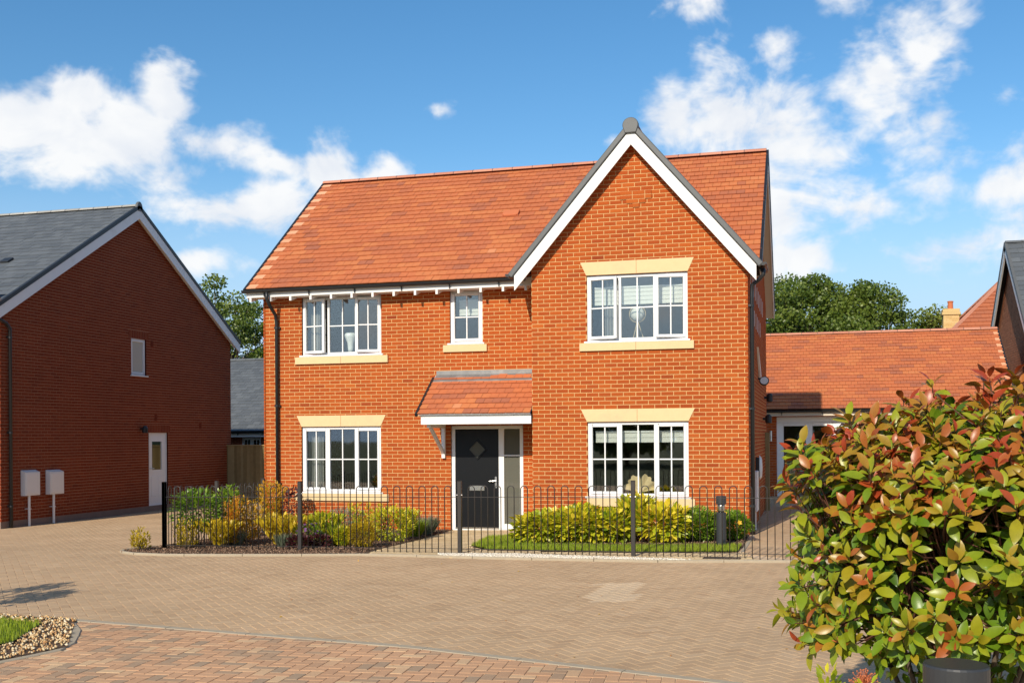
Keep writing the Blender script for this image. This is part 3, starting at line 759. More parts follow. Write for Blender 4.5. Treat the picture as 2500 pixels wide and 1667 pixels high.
# ------------------------------------------------------------------ the red brick house
YG,YM=19.35,20.3; XL,XG,XR=-10.9,-4.94,-1.05; YB=27.2
EAVE_Y,EAVE_Z,RIDGE_Y,RIDGE_Z=19.97,4.775,23.75,7.77; VL,VR=-11.15,-.85
house=thing('brick_house','detached two-storey red brick house with orange tiled roof and white front gable','house',(-6,23,0))
frM=frame((0,YM,0),(1,0,0),(0,-1,0)); frG=frame((0,YG,0),(1,0,0),(0,-1,0)); frR=frame((XR,0,0),(0,1,0),(1,0,0)); frL=frame((XL,0,0),(0,-1,0),(-1,0,0)); frB=frame((0,YB,0),(-1,0,0),(0,1,0))
Z0=-.35
wUL=(-10.04,-8.30,3.42,4.60); wUS=(-6.845,-6.175,3.58,4.60); wLL=(-10.06,-8.32,.64,1.96); wDR=(-6.84,-5.37,-.11,1.96)
wUR=(-3.91,-2.09,3.45,4.64); wLR=(-3.91,-2.09,.65,1.99)
hM=[wUL,wUS,wLL,wDR]; hG=[wUR,wLR]
GX=-3.05; GK=1.16; GZ=7.12          # gable slope line of the brickwork: z = GZ - GK*|x-GX|
hpG=[(GK,1,GZ+GK*GX),(-GK,1,GZ-GK*GX)]
sl=(RIDGE_Z-EAVE_Z)/(RIDGE_Y-EAVE_Y)
def roofz(y): return min(EAVE_Z+sl*(y-EAVE_Y),RIDGE_Z-sl*(y-RIDGE_Y))
# end walls: pentagon under the main roof (u = y on the right wall)
hpR=[(-sl,1,EAVE_Z-sl*EAVE_Y-.10),(sl,1,RIDGE_Z+sl*RIDGE_Y-.10)]
hpL=[(sl,1,EAVE_Z-sl*EAVE_Y-.10),(-sl,1,RIDGE_Z+sl*RIDGE_Y-.10)]
m=MB()
wall_sheet(m,frM,XL,XG,Z0,4.86,(),hM); wall_sheet(m,frG,XG,XR,Z0,7.3,hpG,hG)
wall_sheet(m,frR,YG,YM,Z0,4.7); wall_sheet(m,frR,YM,YB,Z0,7.8,hpR); wall_sheet(m,frL,-YB,-YM,Z0,7.8,hpL)
wall_sheet(m,frame((XG,0,0),(0,-1,0),(-1,0,0)),-YM,-YG,Z0,4.8); wall_sheet(m,frB,-XR,-XL,Z0,4.8)
wall=obj('wall',m,'mortar_sand',house)
c0=-.02
pan=[(frM,brick_wall(frM,XL,XG,Z0,4.86,(),hM,.03,c0)),(frG,brick_wall(frG,XG,XR,Z0,7.3,hpG,hG,.02,c0)),
     (frR,brick_wall(frR,YG-.02,YM,Z0,4.7,(),(),.0,c0)+brick_wall(frR,YM+.002,YB,Z0,7.8,hpR,(),.0,c0)),
     (frL,brick_wall(frL,-YB,-YM+.02,Z0,7.8,hpL,(),.05,c0))]
def bscore(w):
    if w.y>YM+.1 or w.x>XR-.01 or w.x<XL+.01: return 1e3
    return (w-V3((0,0,CAMZ))).length+(50 if w.z<1.15 else 0)
lay_bricks(pan,wall,'brick_red',300,score=bscore)
m=MB(); reveals(m,frM,hM,.004,-.12,.5); reveals(m,frG,hG,.004,-.12,.5); obj('reveal',m,'brick_red',wall)
# proud bricks: the little stepped ornament in the gable
cb=MB()
for k,(w,c) in enumerate(((.5625,0),(.5625,0),(.34,0),(.115,0))):
    zz=c0+.075*(81-k)
    x=-3.0-w/2
    while x< -3.0+w/2-.01:
        e=min(x+.215,-3.0+w/2); 
        if e-x>.03:
            cb.prism([(x,zz),(e,zz),(e,zz+.065),(x,zz+.065)],frG,0,.024,.003,random.uniform(.5,.95))
        x+=.225
    pass
obj('corbel_brick',cb,'brick_red',wall)
m=MB()
for k,w in enumerate((.5625,.5625,.34,.115)):
    zz=c0+.075*(81-k); m.box(-3.0-w/2+.002,-3.0+w/2-.002,YG-.018,YG-.001,zz-.0058+.002*k/3,zz+.069)
obj('corbel_mortar',m,'mortar_sand',wall)
# floors and partition inside
m=MB(); m.box(XL+.05,XR-.05,YM+.15,YB-.05,2.38,2.62); m.box(XG+.05,XR-.05,YG+.15,YM+.14,2.38,2.62); m.box(XL+.05,XR-.05,YM+.15,YB-.05,-.2,-.06); obj('floor',m,'timber_floor',house)
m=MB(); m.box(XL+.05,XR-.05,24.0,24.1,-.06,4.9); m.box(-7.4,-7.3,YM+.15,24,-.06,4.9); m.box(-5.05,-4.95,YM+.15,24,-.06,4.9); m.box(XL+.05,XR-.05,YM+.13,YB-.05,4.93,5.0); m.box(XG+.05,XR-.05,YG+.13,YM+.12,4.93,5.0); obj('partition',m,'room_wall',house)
# windows
oL=('L',13); oR=('R',9)
window(frM,*wUL,house,mull=(-9.47,-8.86),opens=(oL,'fixed',oR)); window(frM,*wUS,house,opens=(('L',0),))
window(frM,*wLL,house,mull=(-9.48,-8.88),opens=(('L',0),'fixed',('R',0)))
window(frG,*wUR,house,mull=(-3.31,-2.68),opens=(oL,'fixed',oR)); window(frG,*wLR,house,mull=(-3.31,-2.68),opens=(('L',0),'fixed',('R',0)))
lintel(frM,-10.06,-8.32,1.965,2.19,house); lintel(frG,-3.915,-2.085,1.995,2.22,house); lintel(frG,-3.915,-2.085,4.645,4.885,house)
stone_sill(frM,-10.18,-8.15,3.24,3.385,house); stone_sill(frM,-6.98,-6.08,3.405,3.545,house,False); stone_sill(frM,-10.2,-8.15,.46,.605,house)
stone_sill(frG,-4.04,-1.98,3.275,3.415,house); stone_sill(frG,-3.92,-1.98,.47,.615,house)
# front door
def front_door():
    a0,a1,b0,b1=wDR; m=MB(); d0,d1=-.10,-.03; fw=.075; mx=-5.82
    for q in ((a0,a0+fw,b0,b1),(a1-fw,a1,b0,b1),(a0+fw,a1-fw,b1-.07,b1),(mx-.055,mx+.055,b0+.05,b1-.07),(a0+fw,a1-fw,b0,b0+.05),(mx+.055,a1-fw,b0+.05,b0+.15)): bar(m,frM,*q,d0,d1)
    fr=obj('door_frame',m,'upvc_white',house,bevel=.006)
    # leaf
    l,r,c,e=a0+fw,mx-.055,b0+.05,b1-.07; m=MB(); bar(m,frM,l,r,c,e,d0,d1-.02)
    x,z=-6.315,1.49
    leaf=obj('door_leaf',m,'door_black',house,bevel=.004)
    g=MB(); s=.165; n1=d1-.018
    o,u,v,n=frM
    for (p,q,dd) in ((s+.04,s,.018),):
        outer=[(x+p,z),(x,z+p),(x-p,z),(x,z-p)]; inner=[(x+q,z),(x,z+q),(x-q,z),(x,z-q)]
        for k in range(4):
            A,B=outer[k],outer[(k+1)%4]; C,D=inner[(k+1)%4],inner[k]
            g.quad(*[o+u*t[0]+v*t[1]+n*(n1+dd) for t in (A,B,C,D)]); g.quad(*[o+u*t[0]+v*t[1]+n*h for t,h in ((B,n1+dd),(A,n1+dd),(A,n1-.004),(B,n1-.004))]); g.quad(*[o+u*t[0]+v*t[1]+n*h for t,h in ((D,n1+dd),(C,n1+dd),(C,n1),(D,n1))])
    obj('light_surround',g,'door_black',leaf)
    g=MB(); g.quad(*[o+u*t[0]+v*t[1]+n*(n1+.003) for t in ((x+s,z),(x,z+s),(x-s,z),(x,z-s))]); obj('diamond_light',g,'frosted_glass',leaf)
    g=MB(); bar(g,frM,-6.475,-6.17,.685,.785,n1-.002,n1+.012); obj('letter_plate',g,'steel',leaf,bevel=.004)
    g=MB(); bar(g,frM,-5.955,-5.915,.74,.96,n1-.002,n1+.012); g.tube([o+u*-5.935+v*.875+n*(n1+.01),o+u*-5.935+v*.875+n*(n1+.055),o+u*-6.06+v*.87+n*(n1+.06)],.011,8); obj('door_handle',g,'steel',leaf)
    g=MB(); bar(g,frM,l+.0,r,b0+.05,b0+.075,n1,n1+.03); obj('weather_bar',g,'steel',leaf)
    # side light
    sl0,sl1=mx+.055,a1-fw
    for (c2,e2) in ((b0+.15,1.36),(1.385,b1-.07)):
        g=MB(); g.quad(*[o+u*t[0]+v*t[1]+n*(d1-.03) for t in ((sl0,c2),(sl1,c2),(sl1,e2),(sl0,e2))]); obj('side_light',g,'frosted_glass',fr)
    g=MB(); bar(g,frM,sl0,sl1,1.36,1.385,d1-.035,d1-.01); obj('glazing_bar',g,'upvc_white',fr)
    g=MB(); g.box(a0-.02,a1+.02,YM-.07,YM+.1,-.3,-.112); obj('door_step',g,'concrete',house,bevel=.008)
front_door()
# canopy over the door
def canopy():
    x0,x1=-7.09,XG-.004; yf=19.27; root=house
    m=MB(); m.box(x0,x1,yf,yf+.022,1.975,2.125); fas=obj('canopy_fascia',m,'painted_white',house,bevel=.004)
    m=MB(); m.box(x0-.02,x1,yf-.012,yf+.02,2.126,2.152); obj('canopy_trim',m,'painted_white',fas,bevel=.003)
    m=MB(); m.box(x0,x1,yf+.023,YM-.002,1.985,2.0); obj('canopy_soffit',m,'painted_white',fas)
    ev=V3((x0-.06,yf-.07,2.165)); tp=V3((x0-.06,YM-.01,2.96)); v=(tp-ev); L=v.length; v.normalize(); u=V3((1,0,0)); n=u.cross(v)
    fr=(ev,u,v,n); w=x1-(x0-.06)
    m=MB(); m.quad(ev-n*.012,ev+u*w-n*.012,ev+u*w+v*L-n*.012,ev+v*L-n*.012); m.poly([(x0+.002,yf+.02,2.14),(x0+.002,YM,2.95),(x0+.002,YM,2.0),(x0+.002,yf+.02,2.0)]); dk=obj('canopy_roof',m,'painted_white',house)
    tile_roof(fr,w,L-.13,.165,.165,(),'tile_red',dk,80,red_tint())
    m=MB(); m.obox(ev+u*-.012+n*.006,u,v,n,-.012,.03,-.03,L-.12,-.035,.028); obj('verge_strip',m,'black_plastic',dk)
    # lead flashing, two pieces lapped
    m=MB(); N=30; xs=[x0-.04+(x1-x0+.035)*i/N for i in range(N+1)]; wv=lambda x,k:.004*sin(x*7+k)+.003*sin(x*17+2*k)
    for xa,xb in zip(xs,xs[1:]):
        m.quad((xa,YM-.012,2.925),(xb,YM-.012,2.925),(xb,YM-.010,3.04),(xa,YM-.010,3.04))
        m.quad((xa,YM-.23,2.826+wv(xa,0)),(xb,YM-.23,2.826+wv(xb,0)),(xb,YM-.02,2.96+wv(xb,1)*.4),(xa,YM-.02,2.96+wv(xa,1)*.4))
        m.quad((xa,YM-.232,2.80+wv(xa,0)),(xb,YM-.232,2.80+wv(xb,0)),(xb,YM-.23,2.826+wv(xb,0)),(xa,YM-.23,2.826+wv(xa,0)))
    obj('lead_flashing',m,'lead_grey',dk,smooth=True)
    # gallows bracket
    m=MB(); xb=-6.98
    m.box(xb-.035,xb+.035,YM-.075,YM-.004,1.32,1.985); m.box(xb-.035,xb+.035,yf+.12,YM-.075,1.915,1.985)
    a=V3((xb,YM-.05,1.42)); b=V3((xb,yf+.22,1.93)); d=(b-a).normalized(); m.obox(a,(1,0,0),d,V3((1,0,0)).cross(d),-.028,.028,0,(b-a).length,-.03,.03)
    obj('gallows_bracket',m,'painted_white',house,bevel=.004)
canopy()
# main roof
def main_roof():
    v=V3((0,RIDGE_Y-EAVE_Y,RIDGE_Z-EAVE_Z)); L=v.length; v.normalize(); u=V3((1,0,0)); n=u.cross(v)
    ev=V3((VL,EAVE_Y,EAVE_Z)); w=VR-VL
    m=MB(); m.quad(ev-n*.02,ev+u*w-n*.02,ev+u*w+v*L-n*.02,ev+v*L-n*.02)
    bk=V3((VL,2*RIDGE_Y-EAVE_Y,EAVE_Z)); m.quad(bk,(VL,RIDGE_Y,RIDGE_Z),(VR,RIDGE_Y,RIDGE_Z),(VR,bk.y,bk.z))
    roof=obj('roof',m,'room_dark',house)
    # leave out the tiles that the gable roof covers
    tw=.165; gauge=.192
    def skip(a,b,v0,v1):
        y=EAVE_Y+v.y*v1; z=EAVE_Z+v.z*v1; x0,x1=VL+a,VL+b
        gz=lambda x:7.28-GK*abs(x-GX)
        return gz(x0)>z+.12 and gz(x1)>z+.12
    base=red_tint(pale_left=True)
    tile_roof((ev,u,v,n),w,L,tw,gauge,(),'tile_red',roof,300,base,skip=skip)
    # left verge alternate courses use a longer pale tile
    # back slope
    v2=V3((0,-(RIDGE_Y-EAVE_Y),RIDGE_Z-EAVE_Z)).normalized(); n2=V3((-1,0,0)).cross(v2)
    tile_roof((V3((VR,bk.y,bk.z))+n2*.02,V3((-1,0,0)),v2,n2),w,L,.33,.3,(),'tile_red',roof,0,red_tint(),rest_name='rear_tiling')
    ridge_tiles((VL+.02,RIDGE_Y,RIDGE_Z+.02),(VR-.02,RIDGE_Y,RIDGE_Z+.02),.125,.45,'ridge_clay',roof)
    # verges: black trim, barge boards and soffit
    for s,x in ((-1,VL),(1,VR)):
        for sg in (1,-1):
            e=V3((x,EAVE_Y if sg>0 else 2*RIDGE_Y-EAVE_Y,EAVE_Z)); d=V3((0,sg*(RIDGE_Y-EAVE_Y),RIDGE_Z-EAVE_Z)).normalized(); nn=V3((0,-sg*d.z,abs(d.y)))
            m=MB(); m.obox(e,(s,0,0),d,nn,-.03,.022,-.04,L+.02,-.05,.03); obj('verge_strip',m,'black_plastic',roof)
            m=MB(); m.obox(e,(s,0,0),d,nn,-.02,.004,-.02,L+.02,-.235,-.045); obj('barge_board',m,'painted_white',roof)
            m=MB(); m.obox(e,(s,0,0),d,nn,-.26,-.02,-.02,L+.02,-.215,-.2); obj('verge_soffit',m,'cream_soffit',roof)
    # eaves: fascia, gutter and exposed rafter feet
    m=MB(); m.box(VL+.05,XG-.1,EAVE_Y-.005,EAVE_Y+.018,EAVE_Z-.155,EAVE_Z-.012); fa=obj('fascia_board',m,'painted_white',roof)
    m=MB(); m.box(VL+.03,XG-.06,EAVE_Y-.005,YM-.004,EAVE_Z-.172,EAVE_Z-.157); obj('eaves_soffit',m,'painted_white',fa)
    gutter((VL-.02,EAVE_Y-.012,EAVE_Z-.03),(XG-.27,EAVE_Y-.012,EAVE_Z-.03),(0,-1,0),.058,roof,brackets=.92)
    fm=MB(); fm.poly([(0,0,0),(0,0,-.085),(0,.02,-.085),(0,.2,-.03),(0,.3,0)]); fm.poly([(.045,0,0),(.045,.3,0),(.045,.2,-.03),(.045,.02,-.085),(.045,0,-.085)])
    pr=[(0,0),(0,-.085),(.02,-.085),(.2,-.03),(.3,0)]
    for a,b in zip(pr,pr[1:]): fm.quad((0,*a),(.045,*a),(.045,*b),(0,*b))
    me=mesh_of('rafter_foot',fm,'painted_white')
    for k in range(14):
        x=VL+.1+k*.447
        if x<XG-.15: inst('rafter_foot',me,Matrix.Translation((x,EAVE_Y+.0,EAVE_Z-.173)),roof)
    # small tile vent
    p=ev+u*(-6.05-VL)+v*(L*.545)+n*.03; m=MB(); m.obox(p,u,v,n,-.17,.17,-.1,.1,-.02,.03); m.obox(p,u,v,n,-.14,.14,-.115,-.09,-.005,.022); obj('tile_vent',m,'terracotta',roof,bevel=.006)
    return roof
roof=main_roof()
def gable_roof():
    yf=YG-.22; zt=7.26
    root=MB(); 
    yb=EAVE_Y+(zt-EAVE_Z)/sl
    hw=2.22
    for s in (-1,1):
        root.quad((GX,yf,zt),(GX,yb,zt),(GX+s*hw,yb-hw*GK/sl,zt-GK*hw),(GX+s*hw,yf,zt-GK*hw))
    gr=obj('gable_roof',root,'room_dark',house)
    k=math.hypot(1,GK); L=hw*k
    for s in (-1,1):
        v=V3((-s,0,GK))/k; u=V3((0,-s,0)); n=u.cross(v)
        if n.z<0: n=-n
        # verge cap (grey), barge board (white) and soffit, following the slope
        e=V3((GX+s*hw,yf,zt-GK*hw)); nn=V3((s*GK,0,1))/k
        m=MB(); m.obox(e,v,(0,1,0),nn,-.03,L-.04,-.03,.09,-.045,.055); obj('verge_cap',m,'verge_grey',gr,bevel=.015)
        # barge: polygon in the xz plane, vertical cut at the foot
        fr=frame((0,yf,0),(1,0,0),(0,-1,0)); xo=GX+s*(hw-.06); zo=zt-GK*(hw-.06)
        t=.055*k; d=.27
        p=[(xo,zo-t),(GX,zt-t),(GX,zt-t-d),(xo,zo-t-d)]
        if s>0: p=[(GX,zt-t-d),(xo,zo-t-d),(xo,zo-t),(GX,zt-t)]
        m=MB(); m.prism(p if s>0 else [p[3],p[2],p[1],p[0]],fr,-.03,0,0,.5,True); obj('barge_board',m,'painted_white',gr)
        m=MB(); m.obox(e,v,(0,1,0),nn,.06,L,.031,.222,-.16,-.145); obj('verge_soffit',m,'painted_white',gr)
        # tiles of this slope
        ev=V3((GX+s*hw,yb if s<0 else yf,zt-GK*hw)); uu=V3((0,-1,0)) if s<0 else V3((0,1,0)); n2=uu.cross(v)
        W_=yb-yf
        hp=[(-1,-hw*GK/sl/L*1.0,-(hw*GK/sl))] if s<0 else [(1,-hw*GK/sl/L,W_-hw*GK/sl)]
        tile_roof((ev,uu,v,n2),W_,L,.165,.192,hp,'tile_red',gr,0,red_tint())
    ridge_tiles((GX,yf+.06,zt+.02),(GX,yb-.1,zt+.02),.125,.45,'ridge_clay',gr)
    m=MB(); N=14; r=.15
    pts=[(GX+r*cos(a)*.95,zt-.02+r*sin(a)*.9) for a in [pi*1.12-(1.24*pi)*q/(N-1) for q in range(N)]]+[(GX+.10,zt-.16),(GX-.10,zt-.16)]
    i=0
    for y in (yf-.05,yf+.06): m.v+=[(x,y,z) for x,z in pts]
    K=len(pts); m.f.append(tuple(range(K))[::-1]); m.t.append(.5); m.f.append(tuple(range(K,2*K))); m.t.append(.5)
    for q in range(K): m.f.append((q,(q+1)%K,(q+1)%K+K,q+K)); m.t.append(.5)
    obj('ridge_end_cap',m,'verge_grey',gr,bevel=.012)
    # gutters at both feet of the gable roof
    zl=zt-GK*hw
    gutter((GX+hw+.0,yf-.02,zl+.02),(GX+hw+.0,20.1,zl+.02),(1,0,0),.055,gr,brackets=.4)
    gutter((GX-hw+.0,yf-.02,zl+.02),(GX-hw+.0,19.9,zl+.02),(-1,0,0),.055,gr,brackets=.4)
gable_roof()
downpipe([(-10.62,19.9,4.72),(-10.62,19.9,4.56),(-10.60,20.0,4.42),(-10.585,20.2,4.26),(-10.58,20.235,4.12),(-10.58,20.235,-.2)],.036,house,[(-10.58,20.235,z) for z in (4.0,2.4,.8)])
downpipe([(-.78,19.33,4.63),(-.78,19.33,4.52),(-.86,19.36,4.44),(-.975,19.42,4.36),(-.985,19.43,4.22),(-.985,19.43,-.15)],.036,house,[(-.985,19.43,z) for z in (4.0,2.2,.5)],(-1,0,0))
# fittings on the shaded right wall
def side_fittings():
    t=thing('meter_cabinet','white meter cabinet on the shaded side wall beside the black downpipe','meter box',(XR,20.4,.3))
    m=MB(); m.box(XR+.006,XR+.11,20.15,20.62,.35,1.08); obj('cabinet',m,'meter_plastic',t,bevel=.01); m=MB(); m.tube([(XR+.05,20.4,.35),(XR+.05,20.4,-.15)],.025); obj('pipe',m,'meter_plastic',t)
    t=thing('charge_point','pale rounded charging unit mounted on the shaded side wall','charger',(XR,21.8,.9))
    m=MB(); m.lathe((0,0,0),[(.02,0),(.12,.01),(.16,.05),(.16,.06)],20)
    me=mesh_of('cover',m,'meter_plastic',True); inst('cover',me,Matrix.Translation((XR+.13,21.8,1.1))@Matrix.Rotation(-pi/2,4,'Y')@Matrix.Scale(1.5,4,(1,0,0)),t)
    m=MB(); m.box(XR+.006,XR+.08,21.6,22.0,.92,1.3); obj('back_box',m,'black_plastic',t,bevel=.01)
    t=thing('wall_sign','thin white tapering sign panel above a floodlight on the shaded side wall','sign',(XR,23,3))
    m=MB(); m.prism([(22.3,3.5),(23.3,2.85),(23.45,2.85),(23.45,3.0)],frR,.01,.05,0,.5,True); obj('panel',m,'painted_white',t)
    t=thing('floodlight','round black floodlight under the white sign on the side wall','floodlight',(XR,23,2.8))
    m=MB(); m.lathe((0,0,0),[(.05,-.08),(.09,-.02),(.1,.03),(.09,.035)],18); b=mesh_of('housing',m,'black_plastic',True); inst('housing',b,Matrix.Translation((XR+.13,22.9,2.84))@Matrix.Rotation(R(70),4,'X'),t)
    m=MB(); m.lathe((0,0,.036),[(.08,0),(.08,.004)],18); b=mesh_of('lens',m,'meter_plastic'); inst('lens',b,Matrix.Translation((XR+.13,22.9,2.84))@Matrix.Rotation(R(70),4,'X'),t)
    m=MB(); m.tube([(XR,22.9,2.9),(XR+.1,22.9,2.88)],.02); obj('arm',m,'black_plastic',t)
    for lab,(y,z) in (('black wall lamp high on the far end of the side wall',(25.9,2.6)),('black wall lamp below another lamp at the far end of the side wall',(25.1,2.1))):
        t=thing('wall_lamp',lab,'lamp',(XR,y,z)); m=MB(); m.lathe((XR+.13,y,z),[(.05,-.1),(.075,-.08),(.075,.06),(.03,.1)],14); obj('shade',m,'black_plastic',t,smooth=False); m=MB(); m.tube([(XR,y,z),(XR+.1,y,z)],.03); obj('bracket',m,'black_plastic',t)
    t=thing('wall_lettering','two rows of raised white lettering on the shaded side wall','lettering',(XR,22,4.5))
    for z,y0,y1,n,h in ((4.55,20.0,25.6,9,.34),(3.98,21.4,24.4,5,.3)):
        for k in range(n):
            y=y0+(y1-y0)*k/n; m=MB(); m.box(XR+.010,XR+.018,y,y+.035,z-h/2,z+h/2)
            m.v=m.v[:]
            obj('raised_letter',m,'painted_white',t)
side_fittings()
# things seen through the windows
def interior():
    def blind(lab,x0,x1,y,z0,z1):
        m=MB(); N=int((z1-z0)/.09)+1
        for k in range(N):
            a=z1-(z1-z0)*k/N; b=z1-(z1-z0)*(k+1)/N; m.quad((x0,y,b),(x1,y,b),(x1,y+.012,a),(x0,y+.012,a)); m.quad((x0,y+.012,b),(x1,y+.012,b),(x1,y,b),(x0,y,b))
        t=thing('roman_blind',lab,'blind',((x0+x1)/2,y,z0)); obj('cloth',m,'blind_cloth',t); m=MB(); m.box(x0,x1,y-.01,y+.03,z1,z1+.03); obj('head_rail',m,'upvc_white',t)
    for lab,x0,x1,y,z0,z1 in (('cream folded blind behind the upper gable window',-3.8,-2.2,YG+.2,4.12,4.42),('cream folded blind behind the lower gable window',-3.8,-2.2,YG+.2,1.62,1.8),('cream blind half down behind the small single upper window',-6.72,-6.25,YM+.22,4.14,4.42)): blind(lab,x0,x1,y,z0,z1)
    def curtain(lab,x0,x1,y,z0,z1):
        m=MB(); N=int((x1-x0)/.02)
        for k in range(N):
            f=lambda q:y+.03*sin(q*2*pi/3.3)+.006*sin(q*1.7)
            xa,xb=x0+(x1-x0)*k/N,x0+(x1-x0)*(k+1)/N; m.quad((xa,f(k),z0),(xb,f(k+1),z0),(xb,f(k+1),z1),(xa,f(k),z1))
        tag(obj('curtain',m,'curtain_grey',None,smooth=True),lab,'curtain')
    curtain('grey curtain gathered at the left of the upper left window',-10.05,-9.62,YM+.22,2.64,4.62); curtain('grey curtain gathered at the left of the lower left window',-10.05,-9.68,YM+.22,-.05,2.1)
    curtain('dark grey curtain in the upper gable window',-3.62,-3.35,YG+.22,2.64,4.7)
    t=thing('vase','white fan-shaped vase on the sill of the upper left window','vase',(-9.05,YM+.2,3.47))
    m=MB(); m.lathe((-9.05,YM+.2,3.47),[(.05,0),(.06,.08),(.07,.2),(.11,.3),(.13,.36),(.1,.4),(.02,.41)],18); obj('body',m,'upvc_white',t,smooth=True)
    t=thing('globe','white globe on a tripod stand in the upper gable window','globe',(-3.03,YG+.3,3.2))
    m=MB(); m.lathe((-3.03,YG+.3,3.95),[(.13*sin(pi*k/12)+.001,-.13*cos(pi*k/12)) for k in range(13)],20); obj('ball',m,'blind_cloth',t,smooth=True)
    for k in range(3):
        a=2*pi*k/3+.4; m=MB(); m.tube([(-3.03+.15*cos(a),YG+.3+.1*sin(a),3.4),(-3.03,YG+.3,3.83)],.008,6); obj('leg',m,'shade_cream',t)
    m=MB(); m.tube([(-3.03+.15*cos(a),YG+.3,3.95+.15*sin(a)) for a in [2*pi*k/20 for k in range(21)]],.006,6,cap=False); obj('ring',m,'shade_cream',t)
    # ginkgo-leaf ornament in the lower gable window
    t=thing('leaf_ornament','pale fan-shaped leaf ornament in the lower gable window','ornament',(-2.98,YG+.25,.72))
    m=MB(); c=(-2.98,.72); N=26; pts=[]
    for k in range(N+1):
        a=pi*.05+pi*.9*k/N; r=.31*(1+.07*sin(k*1.9)+.05*sin(k*.8)); 
        if k==N//2: r*=.78
        pts.append((c[0]+r*cos(a),YG+.25+.03*sin(k*.9),c[1]+r*sin(a)))
    for k in range(N):
        m.poly([(c[0],YG+.25,c[1]),pts[k],pts[k+1]]); m.poly([(c[0],YG+.262,c[1]),tuple(V3(pts[k+1])+V3((0,.012,0))),tuple(V3(pts[k])+V3((0,.012,0)))])
    obj('fan',m,'stone_buff',t); m=MB(); m.tube([(c[0],YG+.25,c[1]),(c[0]+.01,YG+.25,c[1]-.1)],.012,6); obj('stalk',m,'stone_buff',t)
    t=thing('pendant_lamp','round amber pendant lamp seen through the lower left window','lamp',(-9.55,YM+1.2,2.38))
    m=MB(); m.lathe((-9.55,YM+1.2,1.72),[(.13*sin(pi*k/10)+.001,-.15*cos(pi*k/10)) for k in range(11)],16); obj('shade',m,'shade_cream',t,smooth=True); m=MB(); m.tube([(-9.55,YM+1.2,1.87),(-9.55,YM+1.2,2.38)],.006,6); obj('cord',m,'black_plastic',t)
interior()

